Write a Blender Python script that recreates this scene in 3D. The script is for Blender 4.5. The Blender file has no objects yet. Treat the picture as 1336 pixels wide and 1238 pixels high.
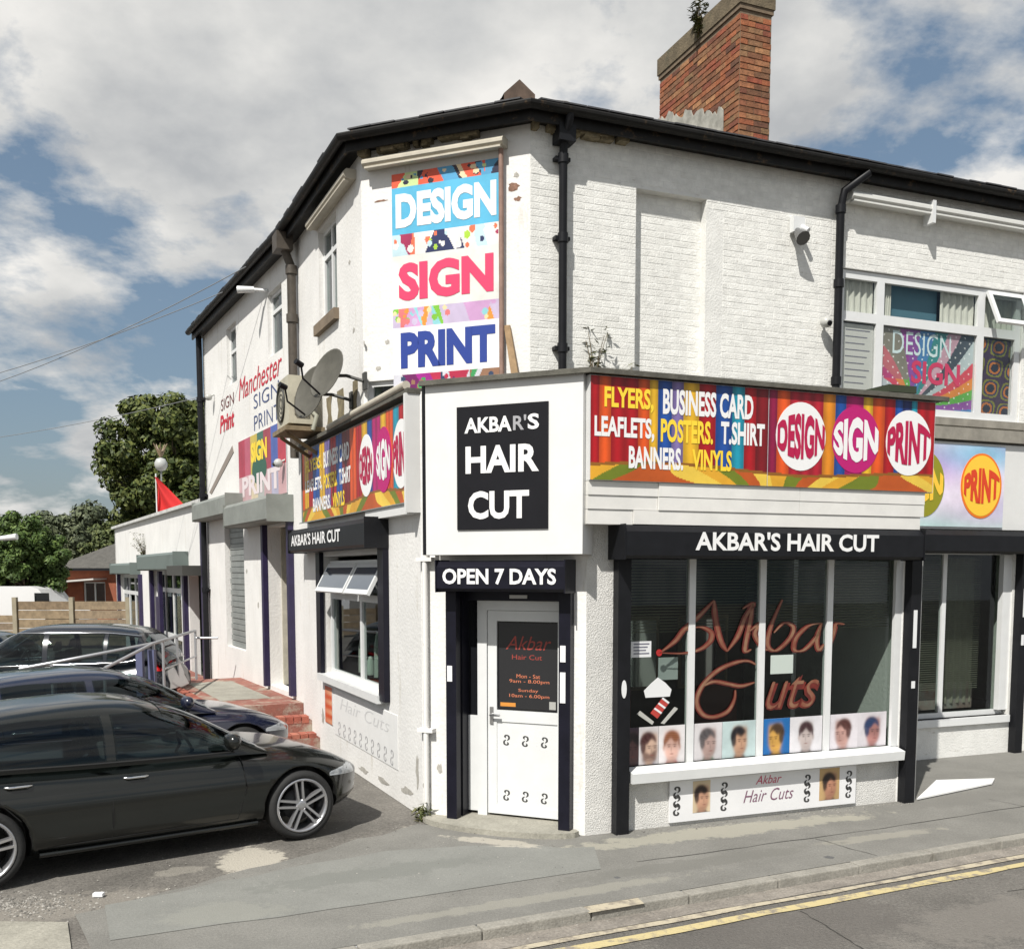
import bpy, bmesh, math, random
from mathutils import Vector, Matrix
random.seed(7)
R = math.radians
sc = bpy.context.scene
COL = sc.collection

# ------------------------------------------------------------------ camera
CAM = Vector((0, 0, 2.6))
cd = bpy.data.cameras.new('camera')
cam = bpy.data.objects.new('camera', cd); COL.objects.link(cam)
cam.location = CAM; cam.rotation_euler = (R(85), 0, 0)
cd.sensor_fit = 'HORIZONTAL'; cd.sensor_width = 36; cd.lens = 1300 / 1336 * 36
cd.shift_y = (858.7 - 619) / 1336
cd.clip_end = 2000; cd.clip_start = .05
sc.camera = cam

# ------------------------------------------------------------------ light and sky
SUN_EL = 50
sl = bpy.data.lights.new('sun', 'SUN'); sl.energy = 5.0; sl.angle = R(.55); sl.color = (1, .965, .9)
so = bpy.data.objects.new('sun', sl); COL.objects.link(so)
sd = Vector((-.44 * math.cos(R(SUN_EL)), -.898 * math.cos(R(SUN_EL)), math.sin(R(SUN_EL))))
so.rotation_euler = sd.to_track_quat('Z', 'Y').to_euler(); so.location = (-20, -20, 40)
w = bpy.data.worlds.new('World'); sc.world = w; w.use_nodes = True
nt = w.node_tree; nt.nodes.clear()
def N(t, tree=None, **k):
    n = (tree or nt).nodes.new(t)
    for a, b in k.items(): setattr(n, a, b)
    return n
def build_sky():
    lk = nt.links.new
    out = N('ShaderNodeOutputWorld'); bg = N('ShaderNodeBackground'); bg.inputs[1].default_value = .085
    sky = N('ShaderNodeTexSky', sky_type='NISHITA', sun_disc=False, sun_elevation=R(SUN_EL), sun_rotation=R(206))
    sky.air_density = 1.2; sky.dust_density = 1.5
    tc = N('ShaderNodeTexCoord'); sx = N('ShaderNodeSeparateXYZ'); lk(tc.outputs['Generated'], sx.inputs[0])
    zz = N('ShaderNodeMath', operation='MAXIMUM'); lk(sx.outputs[2], zz.inputs[0]); zz.inputs[1].default_value = 0
    za = N('ShaderNodeMath', operation='ADD'); lk(zz.outputs[0], za.inputs[0]); za.inputs[1].default_value = .32
    cb = N('ShaderNodeCombineXYZ')
    for i in (0, 1):
        d = N('ShaderNodeMath', operation='DIVIDE'); lk(sx.outputs[i], d.inputs[0]); lk(za.outputs[0], d.inputs[1]); lk(d.outputs[0], cb.inputs[i])
    mp = N('ShaderNodeMapping'); mp.inputs['Location'].default_value = (CLX, CLY, 0); lk(cb.outputs[0], mp.inputs[0])
    n1 = N('ShaderNodeTexNoise'); n1.inputs['Scale'].default_value = 1.8; n1.inputs['Detail'].default_value = 9; n1.inputs['Roughness'].default_value = .58; n1.inputs['Distortion'].default_value = .15
    lk(mp.outputs[0], n1.inputs['Vector'])
    n2 = N('ShaderNodeTexNoise'); n2.inputs['Scale'].default_value = 3.1; n2.inputs['Detail'].default_value = 7; n2.inputs['Roughness'].default_value = .55
    mp2 = N('ShaderNodeMapping'); mp2.inputs['Location'].default_value = (CLX + 3.1, CLY + 1.7, 2); lk(cb.outputs[0], mp2.inputs[0]); lk(mp2.outputs[0], n2.inputs['Vector'])
    cov = N('ShaderNodeValToRGB'); cov.color_ramp.elements[0].position = .44; cov.color_ramp.elements[1].position = .515
    lk(n1.outputs['Fac'], cov.inputs[0])
    sh = N('ShaderNodeValToRGB'); e = sh.color_ramp.elements
    e[0].position = .36; e[0].color = (5.0, 5.15, 5.3, 1); e[1].position = .66; e[1].color = (9.4, 9.2, 8.8, 1)
    m = e.new(.52); m.color = (7.2, 7.2, 7.05, 1)
    lk(n2.outputs['Fac'], sh.inputs[0])
    # blue of the clear patches, a little greyed by thin veils
    veil = N('ShaderNodeMixRGB'); veil.inputs[0].default_value = .5; lk(sky.outputs[0], veil.inputs[1]); veil.inputs[2].default_value = (1.9, 2.8, 3.9, 1)
    mix = N('ShaderNodeMixRGB'); lk(cov.outputs[0], mix.inputs[0]); lk(veil.outputs[0], mix.inputs[1]); lk(sh.outputs[0], mix.inputs[2])
    lk(mix.outputs[0], bg.inputs[0]); lk(bg.outputs[0], out.inputs[0])
CLX, CLY = 12.0, 3.0
build_sky()
sc.view_settings.view_transform = 'Standard'; sc.view_settings.look = 'None'
sc.view_settings.gamma = 1; sc.view_settings.exposure = .18; sc.view_settings.use_curve_mapping = False
sc.render.engine = 'CYCLES'
sc.cycles.max_bounces = 6; sc.cycles.transparent_max_bounces = 12; sc.cycles.caustics_reflective = False; sc.cycles.caustics_refractive = False

# ------------------------------------------------------------------ helpers
def hx(s, k=1.0):
    v = [int(s[i:i+2], 16) / 255 for i in (0, 2, 4)]
    return tuple(k * (c / 12.92 if c <= .04045 else ((c + .055) / 1.055) ** 2.4) for c in v)
ROOT = {}
class Fr:
    """vertical facade frame: u to the right seen from outside, z up, o outwards"""
    def __init__(s, p, d):
        L = math.hypot(*d); s.p = Vector((p[0], p[1], 0)); s.d = Vector((d[0]/L, d[1]/L, 0)); s.n = Vector((s.d.y, -s.d.x, 0))
    def P(s, u, z, o=0): return s.p + s.d*u + s.n*o + Vector((0, 0, z))
    def at(s, u, o=0):
        q = s.P(u, 0, o); return Fr((q.x, q.y), (s.d.x, s.d.y))
class MB:
    def __init__(s): s.v = []; s.f = []; s.m = []; s.c = []; s.cur = 0; s.col = (1, 1, 1); s.sm = []; s.smooth = False
    def add(s, vs, fs):
        b = len(s.v); s.v += [Vector(q) for q in vs]
        for f in fs: s.f.append(tuple(b + i for i in f)); s.m.append(s.cur); s.c.append(s.col); s.sm.append(s.smooth)
        return s
    def hexa(s, a):  # 4 bottom ccw, 4 top ccw
        return s.add(a, [(3,2,1,0),(4,5,6,7),(0,1,5,4),(1,2,6,5),(2,3,7,6),(3,0,4,7)])
    def box(s, x0, x1, y0, y1, z0, z1):
        return s.hexa([(x0,y0,z0),(x1,y0,z0),(x1,y1,z0),(x0,y1,z0),(x0,y0,z1),(x1,y0,z1),(x1,y1,z1),(x0,y1,z1)])
    def fb(s, F, u0, u1, z0, z1, o0, o1):
        return s.hexa([F.P(u0,z0,o1),F.P(u1,z0,o1),F.P(u1,z0,o0),F.P(u0,z0,o0),F.P(u0,z1,o1),F.P(u1,z1,o1),F.P(u1,z1,o0),F.P(u0,z1,o0)])
    def prism(s, poly, z0, z1):
        n = len(poly); vs = [(p[0],p[1],z0) for p in poly] + [(p[0],p[1],z1) for p in poly]
        return s.add(vs, [tuple(range(n))[::-1], tuple(range(n, 2*n))] + [(i,(i+1)%n,(i+1)%n+n,i+n) for i in range(n)])
    def fpoly(s, F, pts, o0, o1):
        n = len(pts); vs = [F.P(u,z,o1) for u,z in pts] + [F.P(u,z,o0) for u,z in pts]
        return s.add(vs, [tuple(range(n)), tuple(range(n, 2*n))[::-1]] + [((i+1)%n,i,i+n,(i+1)%n+n) for i in range(n)])
    def tube(s, path, r, seg=8, r1=None, cap=True):
        path = [Vector(p) for p in path]; n = len(path); rings = []; up = None
        for i, p in enumerate(path):
            t = (path[min(i+1,n-1)] - path[max(i-1,0)]).normalized()
            if up is None:
                up = t.orthogonal().normalized()
            up = (up - t*up.dot(t)).normalized(); b = t.cross(up)
            rr = (r[i] if isinstance(r, (list, tuple)) else (r if r1 is None else r + (r1-r)*i/(n-1)))
            rings.append([p + (up*math.cos(a) + b*math.sin(a))*rr for a in [2*math.pi*k/seg for k in range(seg)]])
        vs = [v for g in rings for v in g]; fs = []
        for i in range(n-1):
            for k in range(seg):
                fs.append((i*seg+k, i*seg+(k+1)%seg, (i+1)*seg+(k+1)%seg, (i+1)*seg+k))
        o = s.smooth; s.smooth = True; s.add(vs, fs); s.smooth = o
        if cap: s.add(rings[0], [tuple(range(seg))[::-1]]); s.add(rings[-1], [tuple(range(seg))])
        return s
    def lathe(s, prof, M, seg=32):
        """prof = (radius, height) pairs about local Z, mapped by matrix M"""
        vs = []; fs = []
        for r, h in prof:
            for k in range(seg):
                a = 2*math.pi*k/seg; vs.append(M @ Vector((r*math.cos(a), r*math.sin(a), h)))
        for i in range(len(prof)-1):
            for k in range(seg): fs.append((i*seg+k, i*seg+(k+1)%seg, (i+1)*seg+(k+1)%seg, (i+1)*seg+k))
        o = s.smooth; s.smooth = True; s.add(vs, fs); s.smooth = o; return s
    def grid(s, fn, nu, nv, smooth=True):
        vs = [fn(i/nu, j/nv) for j in range(nv+1) for i in range(nu+1)]
        fs = [(j*(nu+1)+i, j*(nu+1)+i+1, (j+1)*(nu+1)+i+1, (j+1)*(nu+1)+i) for j in range(nv) for i in range(nu)]
        o = s.smooth; s.smooth = smooth; s.add(vs, fs); s.smooth = o; return s
    def build(s, name, mat, parent=None, **props):
        root = ROOT.get(parent.name, Vector()) if parent else Vector()
        me = bpy.data.meshes.new(name); me.from_pydata([v - root for v in s.v], [], s.f)
        for mm in (mat if isinstance(mat, (list, tuple)) else [mat]): me.materials.append(mm)
        if any(s.m): me.polygons.foreach_set('material_index', s.m)
        if any(s.sm): me.polygons.foreach_set('use_smooth', s.sm)
        if any(c != (1,1,1) for c in s.c):
            ca = me.color_attributes.new('Col', 'FLOAT_COLOR', 'CORNER'); buf = []
            for f, c in zip(s.f, s.c): buf += [c[0], c[1], c[2], 1.0] * len(f)
            ca.data.foreach_set('color', buf)
        me.update()
        o = bpy.data.objects.new(name, me); COL.objects.link(o); o.parent = parent; ROOT[o.name] = root
        for k, v in props.items(): o[k] = v
        return o
def thing(name, loc, label, cat, group=None):
    o = bpy.data.objects.new(name, None); COL.objects.link(o); o.location = loc; o.empty_display_size = .2
    ROOT[o.name] = Vector(loc); o['label'] = label; o['category'] = cat
    if group: o['group'] = group
    return o
def solo(mb, name, mat, label, cat, group=None):
    """a thing that is one mesh, its origin at its base"""
    b = Vector((sum(v.x for v in mb.v)/len(mb.v), sum(v.y for v in mb.v)/len(mb.v), min(v.z for v in mb.v)))
    mb.v = [v - b for v in mb.v]
    o = mb.build(name, mat); o.location = b; ROOT[o.name] = b; o['label'] = label; o['category'] = cat
    if group: o['group'] = group
    return o
def wall(mb, F, u0, u1, z0, z1, th=.25, holes=(), o=0.0):
    us = sorted({u0, u1, *[min(max(h[i], u0), u1) for h in holes for i in (0, 1)]})
    zs = sorted({z0, z1, *[min(max(h[i], z0), z1) for h in holes for i in (2, 3)]})
    def solid(i, j):
        if i < 0 or j < 0 or i >= len(us)-1 or j >= len(zs)-1: return False
        a, b = (us[i]+us[i+1])/2, (zs[j]+zs[j+1])/2
        return not any(h[0] < a < h[1] and h[2] < b < h[3] for h in holes)
    for i in range(len(us)-1):
        for j in range(len(zs)-1):
            if not solid(i, j): continue
            a, b, c, d = us[i], us[i+1], zs[j], zs[j+1]; p = F.P
            mb.add([p(a,c,o),p(b,c,o),p(b,d,o),p(a,d,o)], [(0,1,2,3)])
            mb.add([p(a,c,o-th),p(b,c,o-th),p(b,d,o-th),p(a,d,o-th)], [(3,2,1,0)])
            if not solid(i-1, j): mb.add([p(a,c,o),p(a,d,o),p(a,d,o-th),p(a,c,o-th)], [(0,1,2,3)])
            if not solid(i+1, j): mb.add([p(b,c,o),p(b,d,o),p(b,d,o-th),p(b,c,o-th)], [(3,2,1,0)])
            if not solid(i, j-1): mb.add([p(a,c,o),p(b,c,o),p(b,c,o-th),p(a,c,o-th)], [(3,2,1,0)])
            if not solid(i, j+1): mb.add([p(a,d,o),p(b,d,o),p(b,d,o-th),p(a,d,o-th)], [(0,1,2,3)])
    return mb

# ------------------------------------------------------------------ materials
MATS = {}
def mat(name, col=(.5,.5,.5), rough=.7, metal=0, spec=.5, var=0.0, vscale=3.0, col2=None, bump=0.0, bscale=40.0, attr=False, rnd=None, coat=0, stretch=None, dirt=None, speck=None):
    if name in MATS: return MATS[name]
    m = bpy.data.materials.new(name); m.use_nodes = True; MATS[name] = m
    t = m.node_tree; b = t.nodes['Principled BSDF']; lk = t.links.new
    b.inputs['Roughness'].default_value = rough; b.inputs['Metallic'].default_value = metal
    b.inputs['Specular IOR Level'].default_value = spec; b.inputs['Coat Weight'].default_value = coat; b.inputs['Coat Roughness'].default_value = .03
    b.inputs['Base Color'].default_value = (*col, 1)
    geo = N('ShaderNodeNewGeometry', t); src = geo.outputs['Position']
    if stretch:
        mp = N('ShaderNodeMapping', t); mp.inputs['Scale'].default_value = stretch; lk(src, mp.inputs[0]); ssrc = mp.outputs[0]
    else: ssrc = src
    cur = None
    if attr: a = N('ShaderNodeVertexColor', t, layer_name='Col'); cur = a.outputs[0]
    if rnd:
        oi = N('ShaderNodeObjectInfo', t); rp = N('ShaderNodeValToRGB', t); rp.color_ramp.interpolation = 'LINEAR'
        e = rp.color_ramp.elements; e[0].color = (*rnd[0], 1); e[1].color = (*rnd[-1], 1)
        for i, c in enumerate(rnd[1:-1]): q = e.new((i+1)/(len(rnd)-1)); q.color = (*c, 1)
        lk(oi.outputs['Random'], rp.inputs[0]); cur = rp.outputs[0]
    if var or col2:
        nz = N('ShaderNodeTexNoise', t); nz.inputs['Scale'].default_value = vscale; nz.inputs['Detail'].default_value = 8; nz.inputs['Roughness'].default_value = .65
        lk(ssrc, nz.inputs['Vector']); rp = N('ShaderNodeValToRGB', t); rp.color_ramp.elements[0].position = .36; rp.color_ramp.elements[1].position = .64
        lk(nz.outputs['Fac'], rp.inputs[0]); mx = N('ShaderNodeMixRGB', t)
        lk(rp.outputs[0], mx.inputs[0])
        if cur is not None:
            mx.blend_type = 'MULTIPLY'; mx.inputs[0].default_value = 1; t.links.remove(mx.inputs[0].links[0])
            r2 = N('ShaderNodeMapRange', t); lk(rp.outputs[0], r2.inputs[0]); r2.inputs[3].default_value = 1-var; r2.inputs[4].default_value = 1+var*.4
            lk(cur, mx.inputs[1]); lk(r2.outputs[0], mx.inputs[2])
        else:
            mx.inputs[1].default_value = (*(col2 or tuple(c*(1-var) for c in col)), 1); mx.inputs[2].default_value = (*col, 1)
        cur = mx.outputs[0]
    if dirt:  # (colour, amount threshold, scale, stretch) stains with a shape of their own
        dc, th, ds, dst = dirt
        mp = N('ShaderNodeMapping', t); mp.inputs['Scale'].default_value = dst; lk(src, mp.inputs[0])
        nz = N('ShaderNodeTexNoise', t); nz.inputs['Scale'].default_value = ds; nz.inputs['Detail'].default_value = 10; nz.inputs['Roughness'].default_value = .7; lk(mp.outputs[0], nz.inputs['Vector'])
        rp = N('ShaderNodeValToRGB', t); rp.color_ramp.elements[0].position = th; rp.color_ramp.elements[1].position = th+.12; lk(nz.outputs['Fac'], rp.inputs[0])
        mx = N('ShaderNodeMixRGB', t); lk(rp.outputs[0], mx.inputs[0]); mx.inputs[2].default_value = (*dc, 1)
        if cur is not None: lk(cur, mx.inputs[1])
        else: mx.inputs[1].default_value = (*col, 1)
        cur = mx.outputs[0]
    if speck:
        nz = N('ShaderNodeTexNoise', t); nz.inputs['Scale'].default_value = speck[0]; nz.inputs['Detail'].default_value = 3; nz.inputs['Roughness'].default_value = .8; lk(src, nz.inputs['Vector'])
        mr = N('ShaderNodeMapRange', t); lk(nz.outputs['Fac'], mr.inputs[0]); mr.inputs[1].default_value = .3; mr.inputs[2].default_value = .7; mr.inputs[3].default_value = 1-speck[1]; mr.inputs[4].default_value = 1+speck[1]
        mx = N('ShaderNodeMixRGB', t, blend_type='MULTIPLY'); mx.inputs[0].default_value = 1; lk(cur, mx.inputs[1]); lk(mr.outputs[0], mx.inputs[2]); cur = mx.outputs[0]
    if cur is not None: lk(cur, b.inputs['Base Color'])
    if bump:
        nz = N('ShaderNodeTexNoise', t); nz.inputs['Scale'].default_value = bscale; nz.inputs['Detail'].default_value = 6; lk(src, nz.inputs['Vector'])
        bp = N('ShaderNodeBump', t); bp.inputs['Strength'].default_value = min(1, bump); bp.inputs['Distance'].default_value = .012*max(1, bump)
        lk(nz.outputs['Fac'], bp.inputs['Height']); lk(bp.outputs[0], b.inputs['Normal'])
    return m
def glass_mat(name, tint, refl_min=.03, rough=.0):
    if name in MATS: return MATS[name]
    m = bpy.data.materials.new(name); m.use_nodes = True; MATS[name] = m
    t = m.node_tree; t.nodes.clear(); lk = t.links.new
    o = N('ShaderNodeOutputMaterial', t); mx = N('ShaderNodeMixShader', t); tr = N('ShaderNodeBsdfTransparent', t); gl = N('ShaderNodeBsdfGlossy', t)
    tr.inputs[0].default_value = (*tint, 1); gl.inputs['Roughness'].default_value = rough; gl.inputs[0].default_value = (.9,.95,1,1)
    fr = N('ShaderNodeFresnel', t); fr.inputs[0].default_value = 1.45
    gg = N('ShaderNodeNewGeometry', t); iv = N('ShaderNodeMath', t, operation='SUBTRACT'); iv.inputs[0].default_value = 1; lk(gg.outputs['Backfacing'], iv.inputs[1])
    ml = N('ShaderNodeMath', t, operation='MULTIPLY'); lk(fr.outputs[0], ml.inputs[0]); lk(iv.outputs[0], ml.inputs[1])
    lk(ml.outputs[0], mx.inputs[0]); lk(tr.outputs[0], mx.inputs[1]); lk(gl.outputs[0], mx.inputs[2]); lk(mx.outputs[0], o.inputs[0])
    return m
WHITE = mat('painted_render', (.76,.75,.73), .8, var=.1, vscale=1.3, bump=.5, bscale=26, dirt=((.56,.53,.47), .585, 2.6, (3,3,.42)))
WHITE2 = mat('painted_brickwork', (.77,.765,.735), .8, var=.13, vscale=4, bump=.6, bscale=45, dirt=((.36,.32,.27), .61, 7, (.6,.6,2.6)))
WHITEB = mat('painted_brick', (.74,.72,.665), .78, rnd=[(.73,.725,.69),(.77,.765,.73),(.79,.785,.75)], var=.12, vscale=9, bump=.6, bscale=60, dirt=((.34,.30,.25), .635, 8, (.6,.6,2.2)))
ROUGHC = mat('roughcast_render', (.74,.73,.70), .9, var=.12, vscale=5, bump=1.6, bscale=85)
UPVC = mat('white_plastic', (.70,.71,.71), .35, var=.05, vscale=6)
BLACK = mat('black_painted_metal', (.011,.0115,.014), .45, spec=.22, var=.3, vscale=5)
NAVY = mat('dark_navy_paint', (.009,.009,.017), .4, spec=.22, var=.3, vscale=6)
PURPLE = mat('dark_purple_paint', (.026,.018,.065), .5, var=.3, vscale=5)
GUTTER = mat('black_gutter_plastic', (.014,.013,.012), .5, spec=.22, var=.5, vscale=6, dirt=((.10,.065,.035), .58, 7, (1,1,1)))
LEAD = mat('weathered_felt_coping', (.12,.115,.095), .85, var=.4, vscale=5, bump=.4)
GREYBOX = mat('grey_galvanised_steel', (.30,.32,.31), .5, metal=.3, var=.2, vscale=3)
BROWNPIPE = mat('old_brown_pipe', (.085,.07,.055), .6, var=.4, vscale=8)
BEIGE = mat('beige_enamel', (.50,.46,.38), .6, var=.15, vscale=6, dirt=((.12,.06,.03), .64, 10, (1,1,1)))
SLATE = mat('roof_slate', (.055,.055,.06), .7, var=.3, vscale=8, bump=.4, bscale=20)
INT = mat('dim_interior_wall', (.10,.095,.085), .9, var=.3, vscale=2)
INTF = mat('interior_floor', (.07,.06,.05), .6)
PRINT = mat('printed_vinyl', (.5,.5,.5), .42, attr=True, var=.16, vscale=2.2, bump=.25, bscale=5)
def plain(name, col=(.5,.5,.5), rough=.5, **k): return mat(name, col, rough, **k)
TWHITE = plain('white_lettering', (.8,.8,.8), .5)
GLASS = glass_mat('window_glass', (.72,.76,.74))
CLEAR = glass_mat('clear_window_glass', (.95,.96,.95))
TINT = glass_mat('tinted_glass', (.25,.28,.28))

# ------------------------------------------------------------------ lettering and prints
_tc = {}
def text_shape(s, bold=.0, shear=0.0, sub=False):
    k = (s, bold, shear, sub)
    if k in _tc: return _tc[k]
    cu = bpy.data.curves.new('text', 'FONT'); cu.body = s; cu.offset = bold; cu.shear = shear; cu.resolution_u = 3
    o = bpy.data.objects.new('text', cu); COL.objects.link(o)
    dg = bpy.context.evaluated_depsgraph_get(); me = bpy.data.meshes.new_from_object(o.evaluated_get(dg))
    bm = bmesh.new(); bm.from_mesh(me)
    if sub:
        bmesh.ops.triangulate(bm, faces=bm.faces[:]); bmesh.ops.subdivide_edges(bm, edges=[e for e in bm.edges if e.calc_length() > .18], cuts=3); bmesh.ops.triangulate(bm, faces=bm.faces[:])
    bm.verts.ensure_lookup_table(); vs = [v.co.copy() for v in bm.verts]; fs = [[v.index for v in f.verts] for f in bm.faces]; bm.free()
    bpy.data.objects.remove(o); bpy.data.curves.remove(cu); bpy.data.meshes.remove(me)
    x0, x1 = min(v.x for v in vs), max(v.x for v in vs); y0, y1 = min(v.y for v in vs), max(v.y for v in vs)
    vs = [((v.x-x0)/(x1-x0), (v.y-y0)/(y1-y0)) for v in vs]
    _tc[k] = (vs, fs); return _tc[k]
def letters(parent, F, s, u0, u1, z0, z1, o, m, bold=.02, shear=0, warp=None, name='lettering', slope=0, label=None):
    vs, fs = text_shape(s, bold, shear, bool(warp)); mb = MB()
    pts = []
    for a, b in vs:
        if warp: a, b = warp(a, b)
        pts.append(F.P(u0 + a*(u1-u0), z0 + b*(z1-z0) + slope*a, o))
    mb.add(pts, fs)
    x = mb.build(name, m, parent)
    if label: x['label'] = label
    return x
def lettered_line(parent, F, glyphs, o, name='lettering'):
    for g in glyphs: letters(parent, F, *g[:5], o, g[5], *g[6:])
def disc(parent, F, u, z, ru, rz, o, m, name='emblem', seg=40, th=.006):
    mb = MB(); mb.fpoly(F, [(u+ru*math.cos(2*math.pi*k/seg), z+rz*math.sin(2*math.pi*k/seg)) for k in range(seg)], o-th, o); return mb.build(name, m, parent)
def printed(parent, F, u0, u1, z0, z1, o, nx, nz, paint, th=.012, name='print_face'):
    mb = MB(); p = F.P
    vs = [p(u0+(u1-u0)*i/nx, z0+(z1-z0)*j/nz, o) for j in range(nz+1) for i in range(nx+1)]
    b = len(mb.v); mb.v += vs
    for j in range(nz):
        for i in range(nx):
            mb.f.append((j*(nx+1)+i, j*(nx+1)+i+1, (j+1)*(nx+1)+i+1, (j+1)*(nx+1)+i)); mb.m.append(0); mb.sm.append(False); mb.c.append(tuple(paint((i+.5)/nx, (j+.5)/nz)))
    mb.col = (.6,.6,.62); q = o-th
    mb.add([p(u0,z0,o),p(u1,z0,o),p(u1,z1,o),p(u0,z1,o),p(u0,z0,q),p(u1,z0,q),p(u1,z1,q),p(u0,z1,q)], [(0,4,5,1),(1,5,6,2),(2,6,7,3),(3,7,4,0),(4,7,6,5)])
    if parent is None: return mb
    return mb.build(name, PRINT, parent)
def mixc(a, b, t): t = max(0, min(1, t)); return tuple(x+(y-x)*t for x, y in zip(a, b))
def ribbon(mb, F, pts, o, w0, w1, n=10, th=.004):
    """smooth painted stroke on a facade: Catmull-Rom through pts with a width that swells between w0 and w1"""
    P = [pts[0]] + list(pts) + [pts[-1]]; C = []
    for i in range(1, len(P)-2):
        for k in range(n):
            t = k/n; a, b, c, d = P[i-1], P[i], P[i+1], P[i+2]
            C.append(tuple(.5*((2*b[j]) + (-a[j]+c[j])*t + (2*a[j]-5*b[j]+4*c[j]-d[j])*t*t + (-a[j]+3*b[j]-3*c[j]+d[j])*t**3) for j in (0, 1)))
    C.append(pts[-1]); L = []; Q = []
    for i, c in enumerate(C):
        a, b = C[max(i-1,0)], C[min(i+1,len(C)-1)]; dx, dy = b[0]-a[0], b[1]-a[1]; l = math.hypot(dx, dy) or 1
        ww = w0 + (w1-w0)*abs(dy)/l; ww *= min(1, .35 + 3*min(i, len(C)-1-i)/len(C))
        L.append((c[0]-dy/l*ww/2, c[1]+dx/l*ww/2)); Q.append((c[0]+dy/l*ww/2, c[1]-dx/l*ww/2))
    n = len(L); mb.add([F.P(*q, o) for q in L] + [F.P(*q, o) for q in Q], [(i+n, i+n+1, i+1, i) for i in range(n-1)])

# ------------------------------------------------------------------ the frames of the facades
dR = (.928, .3726); nR = (.3726, -.928)
C1 = (-1.78, 12.2); C2 = (.20, 11.43); K = (-.94, 10.35); M_ = (.72, 9.65)
FU = Fr(C2, dR)                       # upper wall along the street
FD = Fr(C1, (C2[0]-C1[0], C2[1]-C1[1])); DL = math.hypot(C2[0]-C1[0], C2[1]-C1[1])
FLw = Fr(C1, (.415, -.91))            # left wall, from the joint pipe (-3.45) to the corner (+2.03)
J = FLw.P(-3.45, 0); FF = Fr((J.x-.37*.473, J.y+.37*.881), (.473, -.881))   # far left wall
FRs = Fr(M_, dR)                      # shop front
FDD = Fr(K, (M_[0]-K[0], M_[1]-K[1])); DDL = math.hypot(M_[0]-K[0], M_[1]-K[1])
S4 = FRs.P(4.12, 0); FS = Fr((S4.x, S4.y), (-.3726, .928))   # right side of the shop
KF = Fr((1.435, 7.843), (.90, .436))  # kerb line, o > 0 is the road

# ------------------------------------------------------------------ ground
ASPH = mat('worn_car_park_asphalt', (.175,.163,.145), .92, var=.42, vscale=1.1, bump=.8, bscale=55, dirt=((.30,.285,.25), .62, 3.0, (1,1,1)), speck=(34,.38))
PAVE = mat('pavement_asphalt', (.205,.20,.182), .9, var=.2, vscale=1.6, bump=.5, bscale=90, dirt=((.13,.125,.11), .66, 2.0, (1,1,1)), speck=(48,.22))
PAVG = mat('patched_pavement', (.215,.217,.20), .88, var=.12, vscale=2.2, bump=.3, bscale=90, speck=(55,.14))
KERB = mat('kerb_concrete', (.30,.285,.25), .85, var=.25, vscale=4, bump=.5, bscale=60, dirt=((.15,.14,.115), .62, 5, (1,1,1)), speck=(40,.2))
ROAD = mat('road_asphalt', (.16,.15,.135), .9, var=.35, vscale=.9, bump=1.4, bscale=70, dirt=((.20,.19,.17), .60, 14, (1,1,1)), speck=(38,.42))
CHAN = mat('dusty_road_channel', (.26,.235,.205), .9, var=.3, vscale=5, bump=.4, speck=(40,.25))
YEL = mat('worn_yellow_paint', (.50,.42,.22), .8, dirt=((.24,.21,.17), .50, 9, (1,1,1)), bump=.4)
YEL2 = mat('faded_yellow_paint', (.44,.39,.29), .85, dirt=((.24,.21,.17), .47, 8, (1,1,1)), bump=.4)
CONC = mat('pale_concrete', (.34,.325,.275), .9, var=.25, vscale=3, bump=.5, bscale=50, dirt=((.2,.19,.15), .6, 5, (1,1,1)), speck=(35,.18))
STAIN = mat('pale_cement_spill', (.46,.43,.37), .95, var=.35, vscale=9, bump=.6)
def sheet(name, pts, m, z):
    mb = MB(); mb.add([(p[0], p[1], z) for p in pts], [tuple(range(len(pts)))]); o = mb.build(name, m); o['kind'] = 'structure'; return o
def kp(s, o): q = KF.P(s, 0, o); return (q.x, q.y)
sheet('ground', [kp(-160,-.13), kp(160,-.13), kp(160,-220), kp(-160,-220)], ASPH, -.006)
sheet('road', [kp(-160,60), kp(160,60), kp(160,0), kp(-160,0)], ROAD, -.08)
rr = random.Random(3)
def wavy(a, b, n, amp):
    return [(a[0]+(b[0]-a[0])*i/n + rr.uniform(-amp,amp), a[1]+(b[1]-a[1])*i/n + rr.uniform(-amp,amp)) for i in range(n+1)]
sheet('pavement', [kp(-4.35,-.13), kp(40,-.13), kp(40,-6)] + [(5.9,14.3),(3.9,13.0)] + [(.62,9.72)] + wavy((-.95,10.1), (-3.35,7.35), 14, .05), PAVE, .0)
sheet('pavement_patch', wavy(kp(-4.3,-.95), kp(-.3,-.9), 10, .02) + wavy((.75,9.2), (-.4,9.3), 4, .04) + wavy((-1.2,9.1), (-3.2,7.6), 8, .04), PAVG, .004)
sheet('concrete_slab', [(-4.9,7.25),(-3.3,7.2),(-2.98,6.55),(-4.6,6.3)], CONC, .008)
def blob(name, c, rx, ry, ang, seed, m=STAIN, z=.004):
    q = random.Random(seed); n = 44; ph = [q.uniform(0, 6.28) for _ in range(5)]; pts = []
    for i in range(n):
        a = 2*math.pi*i/n; f = 1 + .18*math.sin(2*a+ph[0]) + .12*math.sin(3*a+ph[1]) + .09*math.sin(5*a+ph[2]) + .07*math.sin(9*a+ph[3]) + q.uniform(-.05,.05)
        x, y = rx*f*math.cos(a), ry*f*math.sin(a); pts.append((c[0]+x*math.cos(ang)-y*math.sin(ang), c[1]+x*math.sin(ang)+y*math.cos(ang)))
    sheet(name, pts, m, z)
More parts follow.
